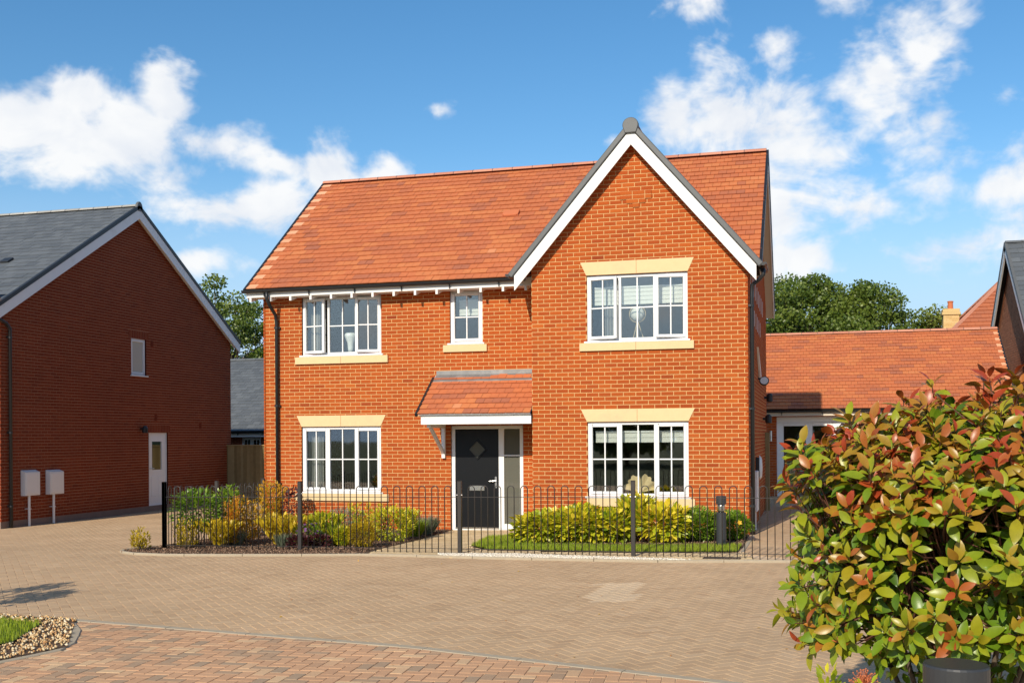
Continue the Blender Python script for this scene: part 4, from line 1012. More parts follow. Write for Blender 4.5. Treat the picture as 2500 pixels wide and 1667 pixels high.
# ------------------------------------------------------------------ the darker house on the left
def slate_tint():
    return lambda i,j,nc,cu: random.uniform(.1,.9)
def left_house():
    X0=-17.9; y0,y1=20.85,31.1; yr=26.02; zr=8.1; ze=4.80; ov=.16; ya,yb=20.62,31.42
    h=thing('slate_roofed_house','dark red brick house with grey slate roof and shaded gable end, two meter boxes below','house',(-22,26,-.3))
    fr=frame((X0,0,0),(0,1,0),(1,0,0)); sl2=(zr-ze)/(yr-ya)
    hp=[(-sl2,1,zr-sl2*yr-.12),(sl2,1,zr+sl2*yr-.12)]
    hw=(25.84,26.53,3.49,4.50); hd=(26.62,27.56,-.16,1.91)
    m=MB(); wall_sheet(m,fr,y0,y1,-.7,8.2,hp,[hw,hd]); frF=frame((0,y0,0),(1,0,0),(0,-1,0)); wall_sheet(m,frF,-30,X0,-.7,5.2); frK=frame((0,y1,0),(-1,0,0),(0,1,0)); wall_sheet(m,frK,-X0,30,-.7,5.0)
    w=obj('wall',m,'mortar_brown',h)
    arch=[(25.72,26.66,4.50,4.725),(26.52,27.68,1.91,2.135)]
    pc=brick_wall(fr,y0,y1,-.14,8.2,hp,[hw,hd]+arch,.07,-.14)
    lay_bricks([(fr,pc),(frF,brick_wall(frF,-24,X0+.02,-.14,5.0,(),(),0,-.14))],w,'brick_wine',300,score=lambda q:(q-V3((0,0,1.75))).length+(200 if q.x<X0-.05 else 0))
    k=MB(); reveals(k,fr,[hw,hd],.004,-.12,.4); obj('reveal',k,'brick_wine',w)
    for (a,b,c,e) in arch:                      # soldier courses over the openings
        n=int((b-a)/.075); x=a+.004
        for i in range(n):
            s=MB(); s.prism([(x,c+.004),(x+.064,c+.004),(x+.064,e-.008),(x,e-.008)],fr,-.02,.006,.003,random.uniform(.2,.8)); obj('soldier_brick',s,'brick_wine',w); x+=(b-a)/n
    m=MB(); m.box(X0-.02,X0+.003,y0,y1,-.7,-.145); m.box(-30,X0,y0-.003,y0+.02,-.7,-.145); obj('plinth',m,'plinth_grey',h)
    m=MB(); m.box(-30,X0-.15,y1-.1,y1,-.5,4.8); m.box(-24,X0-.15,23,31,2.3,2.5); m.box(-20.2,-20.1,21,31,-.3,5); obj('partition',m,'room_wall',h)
    window(fr,*hw,h,opens=(('L',0),),bars=False,glass='obscured_glass')
    # half-glazed side door
    a,b,c,e=hd; m=MB(); fw=.06
    for q in ((a,a+fw,c,e),(b-fw,b,c,e),(a+fw,b-fw,e-.06,e),(a+fw,b-fw,c,c+.04)): bar(m,fr,*q,-.1,-.03)
    f=obj('door_frame',m,'upvc_white',h,bevel=.005)
    l,r,c2,e2=a+fw,b-fw,c+.04,e-.06; m=MB(); g0,g1,h0,h1=l+.17,r-.17,.86,1.66
    for q in ((l,g0,c2,e2),(g1,r,c2,e2),(g0,g1,c2,h0),(g0,g1,h1,e2)): bar(m,fr,*q,-.09,-.045)
    lf=obj('door_leaf',m,'upvc_white',h)
    for q in ((l+.12,(l+r)/2-.04),((l+r)/2+.04,r-.12)):
        s=MB(); s.prism([(q[0],.1),(q[1],.1),(q[1],.68),(q[0],.68)],fr,-.05,-.036,.012,.5); obj('door_panel',s,'upvc_white',lf)
    s=MB(); o,u,v,n=fr; s.quad(*[o+u*p[0]+v*p[1]+n*-.06 for p in ((g0,h0),(g1,h0),(g1,h1),(g0,h1))]); obj('pane',s,'window_glass',lf)
    s=MB(); s.tube([(X0-.04,l+.05,.9),(X0+.02,l+.05,.9),(X0+.025,l+.17,.9)],.01,8); obj('door_handle',s,'steel',lf)
    # roof
    m=MB(); Xv=X0+ov
    for s in (1,-1):
        yy=ya if s>0 else yb
        m.quad((Xv,yy,ze),(-32,yy,ze),(-32,yr,zr),(Xv,yr,zr))
    rf=obj('roof',m,'room_dark',h)
    v=V3((0,yr-ya,zr-ze)); L=v.length; v.normalize(); n=V3((1,0,0)).cross(v)
    tile_roof((V3((-24,ya,ze))+n*.015,V3((1,0,0)),v,n),Xv+24,L,.3,.25,(),'slate_grey',rf,150,slate_tint(),.008,name='roof_slate',rest_name='roof_slating')
    v2=V3((0,yr-yb,zr-ze)); L2=v2.length; v2.normalize(); n2=V3((-1,0,0)).cross(v2); tile_roof((V3((Xv,yb,ze))+n2*.015,V3((-1,0,0)),v2,n2),Xv+24,L2,.4,.3,(),'slate_grey',rf,0,slate_tint(),.008,rest_name='rear_slating')
    ridge_tiles((-26,yr,zr+.03),(Xv-.01,yr,zr+.03),.12,.45,'slate_pale',rf)
    k=MB(); N=12
    for xx in (Xv-.05,Xv+.03): k.v+=[(xx,yr+.13*cos(pi*q/(N-1)),zr-.06+.2*sin(pi*q/(N-1))) for q in range(N)]+[(xx,yr-.1,zr-.12),(xx,yr+.1,zr-.12)]
    K=N+2; k.f+=[tuple(range(K)),tuple(range(2*K-1,K-1,-1))]+[(q,q+K,(q+1)%K+K,(q+1)%K) for q in range(K)]; k.t=[.5]*len(k.f); obj('ridge_end_cap',k,'verge_grey',rf,bevel=.01)
    for s,yy in ((1,ya),(-1,yb)):
        e=V3((Xv,yy,ze)); d=V3((0,yr-yy,zr-ze)); LL=d.length; d.normalize(); nn=V3((0,-s*d.z,abs(d.y)))
        k=MB(); k.obox(e,(1,0,0),d,nn,-.05,.03,-.04,LL,-.045,.045); obj('verge_strip',k,'black_plastic',rf)
        k=MB(); frv=frame((Xv,0,0),(0,1,0),(1,0,0)); c=.05/abs(d.y); dd=.27
        P=[(yy,ze-c),(yr,zr-c),(yr,zr-c-dd),(yy,ze-c-dd)]
        if s>0: P=P[::-1]
        k.prism(P,frv,-.025,.012,0,.5,True); obj('barge_board',k,'painted_white',rf)
        k=MB(); k.obox(e,(1,0,0),d,nn,-ov,-.03,.02,LL,-.2,-.185); obj('verge_soffit',k,'painted_white',rf)
    gutter((-26,ya-.02,ze-.02),(Xv,ya-.02,ze-.02),(0,-1,0),.055,rf)
    for (dx,dv) in ((-19.4,.42),(-21.7,.36)):
        p=V3((dx,ya,ze))+v*(L*dv)+n*.04; k=MB(); k.obox(p,(1,0,0),v,n,-.13,.13,-.12,.12,-.02,.035); obj('tile_vent',k,'black_plastic',rf,bevel=.01)
    downpipe([(X0+.05,20.7,4.62),(X0+.06,20.75,4.5),(X0+.06,21.0,4.42),(X0+.06,21.12,4.3),(X0+.06,21.12,-.4)],.038,h,[(X0+.06,21.12,z) for z in (4.1,1.9,.2)],(-1,0,0))
    for lab,ya_,z0,z1 in (('white meter box on a thin post, the one beside the black downpipe',21.5,.42,1.02),('white meter box on a thin post, the one farther from the downpipe',22.36,.41,1.0)):
        t=thing('meter_box',lab,'meter box',(X0+.1,ya_+.26,-.3),'meter boxes on the shaded wall'); k=MB(); DX=.14; k.box(X0+.008,X0+DX,ya_,ya_+.5,z0,z1-.05); k.poly([(X0+.008,ya_,z1),(X0+DX,ya_,z1-.05),(X0+DX,ya_+.5,z1-.05),(X0+.008,ya_+.5,z1)]); k.poly([(X0+DX,ya_,z1-.05),(X0+.008,ya_,z1),(X0+.008,ya_,z1-.05)]); k.poly([(X0+DX,ya_+.5,z1-.05),(X0+.008,ya_+.5,z1-.05),(X0+.008,ya_+.5,z1)]); obj('cabinet',k,'meter_plastic',t)
        k=MB(); k.box(X0+DX,X0+DX+.012,ya_+.03,ya_+.47,z0+.03,z1-.08); obj('cabinet_door',k,'meter_plastic',t,bevel=.004)
        k=MB(); k.tube([(X0+.1,ya_+.17,z0),(X0+.1,ya_+.17,-.33)],.03,10); obj('post',k,'meter_plastic',t)
        k=MB(); k.box(X0+.0,X0+.13,ya_+.13,ya_+.21,.1,.115); obj('clip',k,'meter_plastic',t)
    t=thing('wall_lamp','small black wall lamp beside the white side door','lamp',(X0+.1,26.25,2.0)); k=MB(); k.lathe((X0+.14,26.25,2.0),[(.05,-.1),(.08,-.09),(.085,.03),(.04,.1)],14); obj('shade',k,'black_plastic',t); k=MB(); k.tube([(X0,26.25,2.02),(X0+.12,26.25,2.02)],.025); obj('bracket',k,'black_plastic',t)
    for y,z in ((26.97,2.33),(29.28,2.11),(26.8,4.42)):
        k=MB(); k.prism([(y-.05,z-.08),(y+.07,z-.08),(y+.07,z+.08),(y-.05,z+.08)],fr,0,.012,.004,.05)
        for q in range(4): k.prism([(y-.04,z-.065+q*.035),(y+.06,z-.065+q*.035),(y+.06,z-.05+q*.035),(y-.04,z-.05+q*.035)],fr,.01,.02,.002,.05)
        obj('air_vent',k,'brick_wine',h)
piece_mat('slate_pale',[(0,(.30,.29,.265)),(1,(.40,.385,.345))],.7,.12,16.,.3,.003,.3,.18,80.)
left_house()
# ------------------------------------------------------------------ garage wing to the right, behind
def garage():
    x0,x1=-3.5,5.3; yf=31.75; ye=31.4; ze=2.43; yr=34.6; zr=4.80; yb=2*yr-ye
    h=thing('garage_wing','low wing with long orange tiled roof behind the house, glazed doors in its shaded front','garage',(1.5,34,0))
    fr=frame((0,yf,0),(1,0,0),(0,-1,0)); hd=(-.94,2.75,-.32,2.24)
    m=MB(); wall_sheet(m,fr,x0,x1-.2,-.5,2.5,(),[hd]); frE=frame((x1-.2,0,0),(0,1,0),(1,0,0)); s3=(zr-ze)/(yr-ye); hp=[(-s3,1,zr-s3*yr-.1),(s3,1,zr+s3*yr-.1)]; wall_sheet(m,frE,yf,yb-.3,-.4,4.9,hp); wall_sheet(m,frame((0,yb-.3,0),(-1,0,0),(0,1,0)),-x1,-x0,-.3,2.5)
    w=obj('wall',m,'mortar_brown',h); lay_bricks([(fr,brick_wall(fr,x0,x1-.2,-.5,2.5,(),[hd],.06,-.02)),(frE,brick_wall(frE,yf,yb-.3,-.4,4.9,hp,(),.0,-.02))],w,'brick_red',40)
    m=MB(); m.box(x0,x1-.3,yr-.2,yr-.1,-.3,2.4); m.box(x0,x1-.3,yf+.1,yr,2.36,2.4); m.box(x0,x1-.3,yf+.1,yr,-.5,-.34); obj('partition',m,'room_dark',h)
    a,b,c,e=hd; m=MB()
    for q in ((a,b,e-.16,e),(a,a+.1,c,e-.16),(b-.1,b,c,e-.16),(.68,.92,c,e-.16)): bar(m,fr,*q,-.1,-.02)
    f=obj('door_frame',m,'upvc_white',h,bevel=.006)
    for (l,r) in ((a+.1,-.05),(-.05,.68),(.92,1.78),(1.78,b-.1)):
        m=MB()
        for q in ((l,l+.09,c,e-.16),(r-.09,r,c,e-.16),(l+.09,r-.09,c,c+.12),(l+.09,r-.09,e-.26,e-.16)): bar(m,fr,*q,-.08,-.025)
        d=obj('glazed_door',m,'upvc_white',h,bevel=.005); m=MB(); o,u,v,n=fr; m.quad(*[o+u*p[0]+v*p[1]+n*-.05 for p in ((l+.09,c+.12),(r-.09,c+.12),(r-.09,e-.26),(l+.09,e-.26))]); obj('pane',m,'window_glass',d)
    m=MB(); m.quad((x0,ye,ze),(x1,ye,ze),(x1,yr,zr),(x0,yr,zr)); m.quad((x1,yb,ze),(x0,yb,ze),(x0,yr,zr),(x1,yr,zr)); rf=obj('roof',m,'room_dark',h)
    v=V3((0,yr-ye,zr-ze)); L=v.length; v.normalize(); n=V3((1,0,0)).cross(v); tile_roof((V3((x0,ye,ze))+n*.02,V3((1,0,0)),v,n),x1-x0,L,.165,.165,(),'tile_red',rf,200,red_tint(pale_right=True))
    ridge_tiles((x0,yr,zr+.03),(x1,yr,zr+.03),.12,.45,'ridge_clay',rf)
    e=V3((x1,ye,ze)); nn=V3((0,-v.z,v.y)); k=MB(); k.obox(e,(1,0,0),v,nn,-.02,.03,-.04,L,-.05,.04); obj('verge_strip',k,'black_plastic',rf); k=MB(); k.obox(e,(1,0,0),v,nn,-.02,.01,-.02,L,-.25,-.05); obj('barge_board',k,'painted_white',rf)
    k=MB(); k.box(x0,x1,ye+.005,ye+.03,ze-.17,ze-.02); obj('fascia_board',k,'cream_soffit',rf); k=MB(); k.box(x0,x1,ye+.03,yf-.004,ze-.17,ze-.155); obj('eaves_soffit',k,'cream_soffit',rf)
    gutter((x0,ye-.01,ze-.02),(x1,ye-.01,ze-.02),(0,-1,0),.055,rf)
    t=thing('wall_lamp','slim steel wall lamp beside the glazed doors of the low wing','lamp',(-1.1,yf-.05,1.7)); k=MB(); k.tube([(-1.1,yf-.07,1.55),(-1.1,yf-.07,1.85)],.035,12); obj('body',k,'steel',t); k=MB(); k.box(-1.12,-1.08,yf-.06,yf-.002,1.65,1.7); obj('bracket',k,'steel',t)
    t=thing('gate_post','brown timber gate post at the corner of the side wall','post',(-.97,25.6,0)); k=MB(); k.box(-1.02,-.92,25.6,25.7,-.1,1.8); obj('shaft',k,'timber_board',t,bevel=.008)
garage()
# ------------------------------------------------------------------ houses and walls farther off
def far_gable_house(name,label,X0,ya,yr,yb,ze,zr,xe,mats,win=()):
    h=thing(name,label,'house',((X0+xe)/2,yr,0)); sgn=1 if xe>X0 else -1
    fr=frame((X0,0,0),(0,-sgn,0),(-sgn,0,0)); k1=(zr-ze)/(yr-ya); k2=(zr-ze)/(yb-yr)
    # u = -sgn*y
    hp=[(-k1*(-sgn),1,zr-k1*yr-.12),(k2*(-sgn),1,zr+k2*yr-.12)]
    a,b=sorted((-sgn*(ya+.2),-sgn*(yb-.2)))
    hl=[(min(-sgn*y0,-sgn*y1),max(-sgn*y0,-sgn*y1),z0,z1) for y0,y1,z0,z1 in win]
    m=MB(); wall_sheet(m,fr,a,b,-.4,zr,hp,hl); frF=frame((0,ya+.2,0),(1,0,0),(0,-1,0)); wall_sheet(m,frF,min(X0,xe),max(X0,xe),-.4,ze+.1); wall_sheet(m,frame((0,yb-.2,0),(-1,0,0),(0,1,0)),-max(X0,xe),-min(X0,xe),-.4,ze+.1)
    w=obj('wall',m,'mortar_brown',h); lay_bricks([(fr,brick_wall(fr,a,b,-.3,zr,hp,hl,0,0.)),(frF,brick_wall(frF,min(X0,xe),max(X0,xe),-.3,ze+.1))],w,mats[0],0)
    for q in hl: window(fr,*q,h)
    m=MB(); ov=.2; Xv=X0-sgn*ov
    m.quad((Xv,ya,ze),(xe,ya,ze),(xe,yr,zr),(Xv,yr,zr)); m.quad((xe,yb,ze),(Xv,yb,ze),(Xv,yr,zr),(xe,yr,zr)); rf=obj('roof',m,'room_dark',h)
    v=V3((0,yr-ya,zr-ze)); L=v.length; v.normalize(); n=V3((1,0,0)).cross(v); x0=min(Xv,xe)
    tile_roof((V3((x0,ya,ze))+n*.02,V3((1,0,0)),v,n),abs(xe-Xv),L,.3,.25,(),mats[1],rf,0,slate_tint() if mats[1]!='tile_red' else red_tint(),.01)
    ridge_tiles((min(Xv,xe),yr,zr+.03),(max(Xv,xe),yr,zr+.03),.12,.45,mats[2],rf)
    for s,yy in ((1,ya),(-1,yb)):
        e=V3((Xv,yy,ze)); d=V3((0,yr-yy,zr-ze)); LL=d.length; d.normalize(); nn=V3((0,-s*d.z,abs(d.y)))
        k=MB(); k.obox(e,(-sgn,0,0),d,nn,-.05,.03,-.04,LL,-.05,.05); obj('verge_strip',k,'verge_grey',rf)
        k=MB(); k.obox(e,(-sgn,0,0),d,nn,-.03,.015,-.02,LL,-.25,-.05); obj('barge_board',k,'painted_white',rf)
    m=MB(); m.box(min(X0,xe)+.6*(sgn<0)+.3,max(X0,xe)-.3,yr-.1,yr,-.3,ze); obj('partition',m,'room_wall',h)
    gutter((min(Xv,xe),ya-.01,ze-.02),(max(Xv,xe),ya-.01,ze-.02),(0,-1,0),.055,rf)
    return h
far_gable_house('slate_gabled_house','tall brown brick house with dark slate roof beyond the low wing',6.02,31.6,36.4,41.2,3.4,7.6,16,('brick_brown','slate_grey','slate_grey'),[(32.3,33.9,3.3,4.6)])
def hip_house():
    h=thing('hip_roofed_house','distant house with red hipped roof and yellow brick chimney','house',(12,52,0))
    A=[(5.6,47.5),(20,47.5),(20,57),(5.6,57)]; rz=9.4; r0,r1=(9.2,52.2,rz),(16,52.2,rz); e=5.9
    m=MB()
    for i in range(4):
        a,b=A[i],A[(i+1)%4]; m.quad((a[0]+.3*(1 if a[0]<10 else -1),a[1]+.3*(1 if a[1]<50 else -1),-.3),(b[0]+.3*(1 if b[0]<10 else -1),b[1]+.3*(1 if b[1]<50 else -1),-.3),(b[0]+.3*(1 if b[0]<10 else -1),b[1]+.3*(1 if b[1]<50 else -1),e),(a[0]+.3*(1 if a[0]<10 else -1),a[1]+.3*(1 if a[1]<50 else -1),e))
    obj('wall',m,'render_far',h)
    m=MB(); P=[(x,y,e) for x,y in A]
    m.quad(P[0],P[1],r1,r0); m.poly([P[1],P[2],r1]); m.quad(P[2],P[3],r0,r1); m.poly([P[3],P[0],r0]); rf=obj('roof',m,'tile_red',h)
    # courses of tiles on the two slopes in view
    u=V3((1,0,0)); v=V3((0,r0[1]-47.5,rz-e)); L=v.length; v.normalize(); n=u.cross(v)
    tile_roof((V3(P[0])+n*.03,u,v,n),14.4,L,.3,.3,[(-1,3.6/L,0),(1,4./L,14.4)],'tile_red',rf,0,lambda i,j,nc,cu:.1+.25*random.random(),.03)
    u=V3((0,-1,0)); v=V3((3.6,0,rz-e)); L=v.length; v.normalize(); n=u.cross(v)
    tile_roof((V3(P[3])+n*.03,u,v,n),9.5,L,.3,.3,[(-1,4.8/L,0),(1,4.7/L,9.5)],'tile_red',rf,0,lambda i,j,nc,cu:.1+.25*random.random(),.03)
    m=MB()
    for a in (P[0],P[3]): m.tube([V3(a)+V3((0,0,.04)),V3(r0)+V3((0,0,.06))],.09,6)
    obj('hip_ridge',m,'ridge_clay',rf)
    c=thing('chimney_stack','yellow brick chimney stack with one orange clay pot','chimney',(5.8,50,5))
    fr=frame((5.48,49.7,0),(1,0,0),(0,-1,0)); m=MB(); m.box(5.50,6.12,49.71,50.3,4.2,6.98); st=obj('shaft',m,'mortar_sand',c)
    k=MB()
    for f2,w in ((frame((5.50,49.71,0),(1,0,0),(0,-1,0)),.62),(frame((5.50,50.3,0),(0,-1,0),(-1,0,0)),.59),(frame((6.12,49.71,0),(0,1,0),(1,0,0)),.59)):
        for p,fl in brick_wall(f2,0,w,4.3,6.8): k.prism(p,f2,-.02,.007,.003,random.random())
    obj('brickwork',k,'brick_yellow',st,kind='stuff')
    m=MB(); m.box(5.44,6.18,49.65,50.36,6.8,6.92); m.box(5.47,6.15,49.68,50.33,6.92,7.06); obj('cap_course',m,'brick_yellow',c,bevel=.01)
    m=MB(); m.lathe((5.81,50.0,7.05),[(.14,0),(.14,.04),(.115,.06),(.105,.3),(.125,.32),(.125,.36),(.09,.37)],16); obj('chimney_pot',m,'terracotta',c,smooth=False)
    m=MB(); m.poly([(5.7,49.62,6.0),(6.2,49.62,6.0),(6.0,49.66,6.45)]); obj('lead_flashing',m,'lead_grey',c)
hip_house()
def bungalow():
    y0=36.2; ze=1.98; yr=41; zr=5.0; x0,x1=-30,-12.5
    h=thing('slate_roofed_bungalow','low brick building with plain grey slate roof between the two houses','building',(-21,39,-.3))
    fr=frame((0,y0+.3,0),(1,0,0),(0,-1,0)); hw=(-20.55,-19.75,.6,1.76)
    m=MB(); wall_sheet(m,fr,x0,x1,-.6,2.1,(),[hw]); w=obj('wall',m,'mortar_brown',h); lay_bricks([(fr,brick_wall(fr,-23,-17,-.5,2.1,(),[hw]))],w,'brick_wine',0)
    window(fr,*hw,h,mull=(-20.15,),opens=(('L',0),('R',0)))
    m=MB(); m.quad((x0,y0,ze),(x1,y0,ze),(x1,yr,zr),(x0,yr,zr)); m.quad((x1,2*yr-y0,ze),(x0,2*yr-y0,ze),(x0,yr,zr),(x1,yr,zr)); rf=obj('roof',m,'room_dark',h)
    v=V3((0,yr-y0,zr-ze)); L=v.length; v.normalize(); n=V3((1,0,0)).cross(v); tile_roof((V3((-26,y0,ze))+n*.02,V3((1,0,0)),v,n),10,L,.3,.22,(),'slate_grey',rf,0,slate_tint(),.008,name='roof_slate',rest_name='roof_slating')
    ridge_tiles((-26,yr,zr+.03),(-16,yr,zr+.03),.12,.45,'slate_grey',rf)
    m=MB(); m.box(x0,x1,y0+.01,y0+.04,ze-.2,ze-.03); obj('fascia_board',m,'painted_white',rf); gutter((-26,y0-.01,ze-.01),(-16,y0-.01,ze-.01),(0,-1,0),.06,rf)
    m=MB(); m.box(-23,-17,38.2,38.3,-.4,2); obj('partition',m,'room_dark',h)
    for x in (-20.35,-19.5):
        k=MB(); p=V3((x,y0,ze))+v*(L*.52)+n*.05; k.obox(p,(1,0,0),v,n,-.13,.13,-.1,.1,-.02,.05); obj('tile_vent',k,'black_plastic',rf,bevel=.01)
bungalow()
def board_fence():
    y=30.85; t=thing('timber_fence','brown vertical board fence closing the gap between the two houses','fence',(-14,30.85,-.3))
    var=[]
    for k in range(6):
        m=MB(); m.box(0,.13,-.011,.011,0,1.83,(k+.5)/6); m.v=m.v; var.append(mesh_of('board',m,'timber_board'))
    x=XL-.02; i=0
    while x>-18.0:
        inst('board',random.choice(var),Matrix.Translation((x-.13,y+(.012 if i%2 else 0),-.34)),t); x-=.112; i+=1
    m=MB(); m.box(-17.9,XL,y-.05,y+.05,1.492,1.53,.9); obj('cap_rail',m,'timber_board',t)
    for z in (.0,.7,1.3):
        m=MB(); m.box(-17.9,XL,y+.024,y+.07,z,z+.07); obj('rail',m,'timber_board',t)
board_fence()
# ------------------------------------------------------------------ bow-top railings
def railings():
    t=thing('bow_top_fence','black metal bow-top garden fence enclosing the front planting','fence',(-5,15.65,0))
    r=.0075; pitch=.104
    def hoop_mesh(h):
        m=MB(); w=pitch/2-.0; pts=[(-w,0,0),(-w,0,h-w)]+[(-w*cos(pi*k/8),0,h-w+w*sin(pi*k/8)) for k in range(1,8)]+[(w,0,h-w),(w,0,0)]
        m.tube(pts,r,6); return mesh_of('hoop',m,'fence_black',True)
    H=hoop_mesh(1.03)
    pm=MB(); pm.box(-.03,.03,-.03,.03,-.05,1.10); pm.box(-.031,.031,-.031,.031,1.10,1.108); PM=mesh_of('post',pm,'fence_black'); bevel_mesh(PM,.004)
    def run(posts):
        for (a,b) in zip(posts,posts[1:]):
            A=V3((a[0],a[1],zg(*a))); B=V3((b[0],b[1],zg(*b))); d=(B-A); L=d.length; ang=math.atan2(d.y,d.x); n=max(1,int((L-.1)/(2*pitch))); st=(L-.06-n*2*pitch)/2+.03+pitch
            un=d/L
            for z,rr in ((.86,.009),(.075,.009)):
                m=MB(); m.obox(A+V3((0,0,z)),un,V3((0,0,1)).cross(un),(0,0,1),.03,L-.03,-rr,rr,-.004,.004); obj('rail',m,'fence_black',t)
            for k in range(n):
                p=A+un*(st+k*2*pitch)
                inst('hoop',H,Matrix.Translation(p)@Matrix.Rotation(ang,4,'Z'),t)
        for p in posts: inst('post',PM,Matrix.Translation((p[0],p[1],zg(*p))),t)
    run([(-10.17,15.55),(-7.82,15.70),(-5.15,15.68),(-2.49,15.62),(.15,15.62)])
    run([(-10.17,15.55),(-10.42,17.6),(-10.62,19.7)])
    for x,y in ((-7.82,15.70),(-5.15,15.68),(-2.49,15.62)):
        for z in (.86,):
            k=MB(); k.tube([(x-.044,y-.012,z),(x+.044,y-.012,z)],.009,8); obj('rail_clamp',k,'steel',t)
railings()
# ------------------------------------------------------------------ bollard lights
def bollard(lab,x,y,h=.80,r=.115):
    t=thing('bollard_light',lab,'bollard',(x,y,0),'bollard lights'); z=zg(x,y)
    m=MB(); m.lathe((x,y,z),[(r,-.05),(r,h-.26),(r-.006,h-.255),(r-.02,h-.255)],32); obj('shaft',m,'bollard_grey',t,smooth=False)
    m=MB(); m.lathe((x,y,z+h-.255),[(r-.012,0),(r-.012,.125)],32); obj('lens',m,'clear_acrylic',t)
    m=MB(); m.lathe((x,y,z+h-.255),[(r*.62,0),(r*.62,.02),(r*.85,.03),(r*.6,.048),(r*.85,.062),(r*.6,.08),(r*.85,.098),(r*.62,.125)],20); obj('reflector',m,'steel',t,smooth=True)
    m=MB(); m.lathe((x,y,z+h-.13),[(r,0),(r+.002,.004),(r+.002,.122),(r-.002,.129),(r-.01,.131)],32); obj('cap',m,'bollard_grey',t,smooth=False)
bollard('dark grey bollard light in the bed below the gable windows',-1.36,17.2,.80,.078)
bollard('dark grey bollard light standing before the red-tipped shrub',.535,4.5,.86,.12)

# ------------------------------------------------------------------ planting
LEAF_V=[(0,0,0),(-.17,.28,.045),(.17,.28,.045),(0,.30,-.01),(-.19,.60,.03),(.19,.60,.03),(0,.64,-.03),(0,1,-.10)]
LEAF_F=[(0,3,1),(0,2,3),(1,3,6),(1,6,4),(3,2,5),(3,5,6),(4,6,7),(6,5,7)]
SLIM_V=[(0,0,0),(-.5,.4,.02),(.5,.4,.02),(0,1,-.06)]; SLIM_F=[(0,2,1),(1,2,3)]
def unit(n):
    d=rng.normal(size=(n,3)); return d/np.linalg.norm(d,axis=1,keepdims=True)
def lumpy(d,k,amp):
    return 1+amp*(np.sin(d[:,0]*k+1.3)*np.sin(d[:,1]*k*1.1+.4)+.6*np.sin(d[:,2]*k*1.7+d[:,0]*k*.8))
def stems_mesh(base,tops,r0,r1,mat,name,parent,n=5,bow=.15):
    m=MB()
    for tp in tops:
        b=V3(base)+V3((random.uniform(-.04,.04),random.uniform(-.04,.04),0)); tp=V3(tp); mid=b.lerp(tp,.5)+V3((random.uniform(-bow,bow),random.uniform(-bow,bow),random.uniform(0,bow)))*(tp-b).length*.5
        m.tube([b,b.lerp(mid,.6),mid,mid.lerp(tp,.55),tp],r0,n,.5,True,r1)
    return obj(name,m,mat,parent,smooth=True)
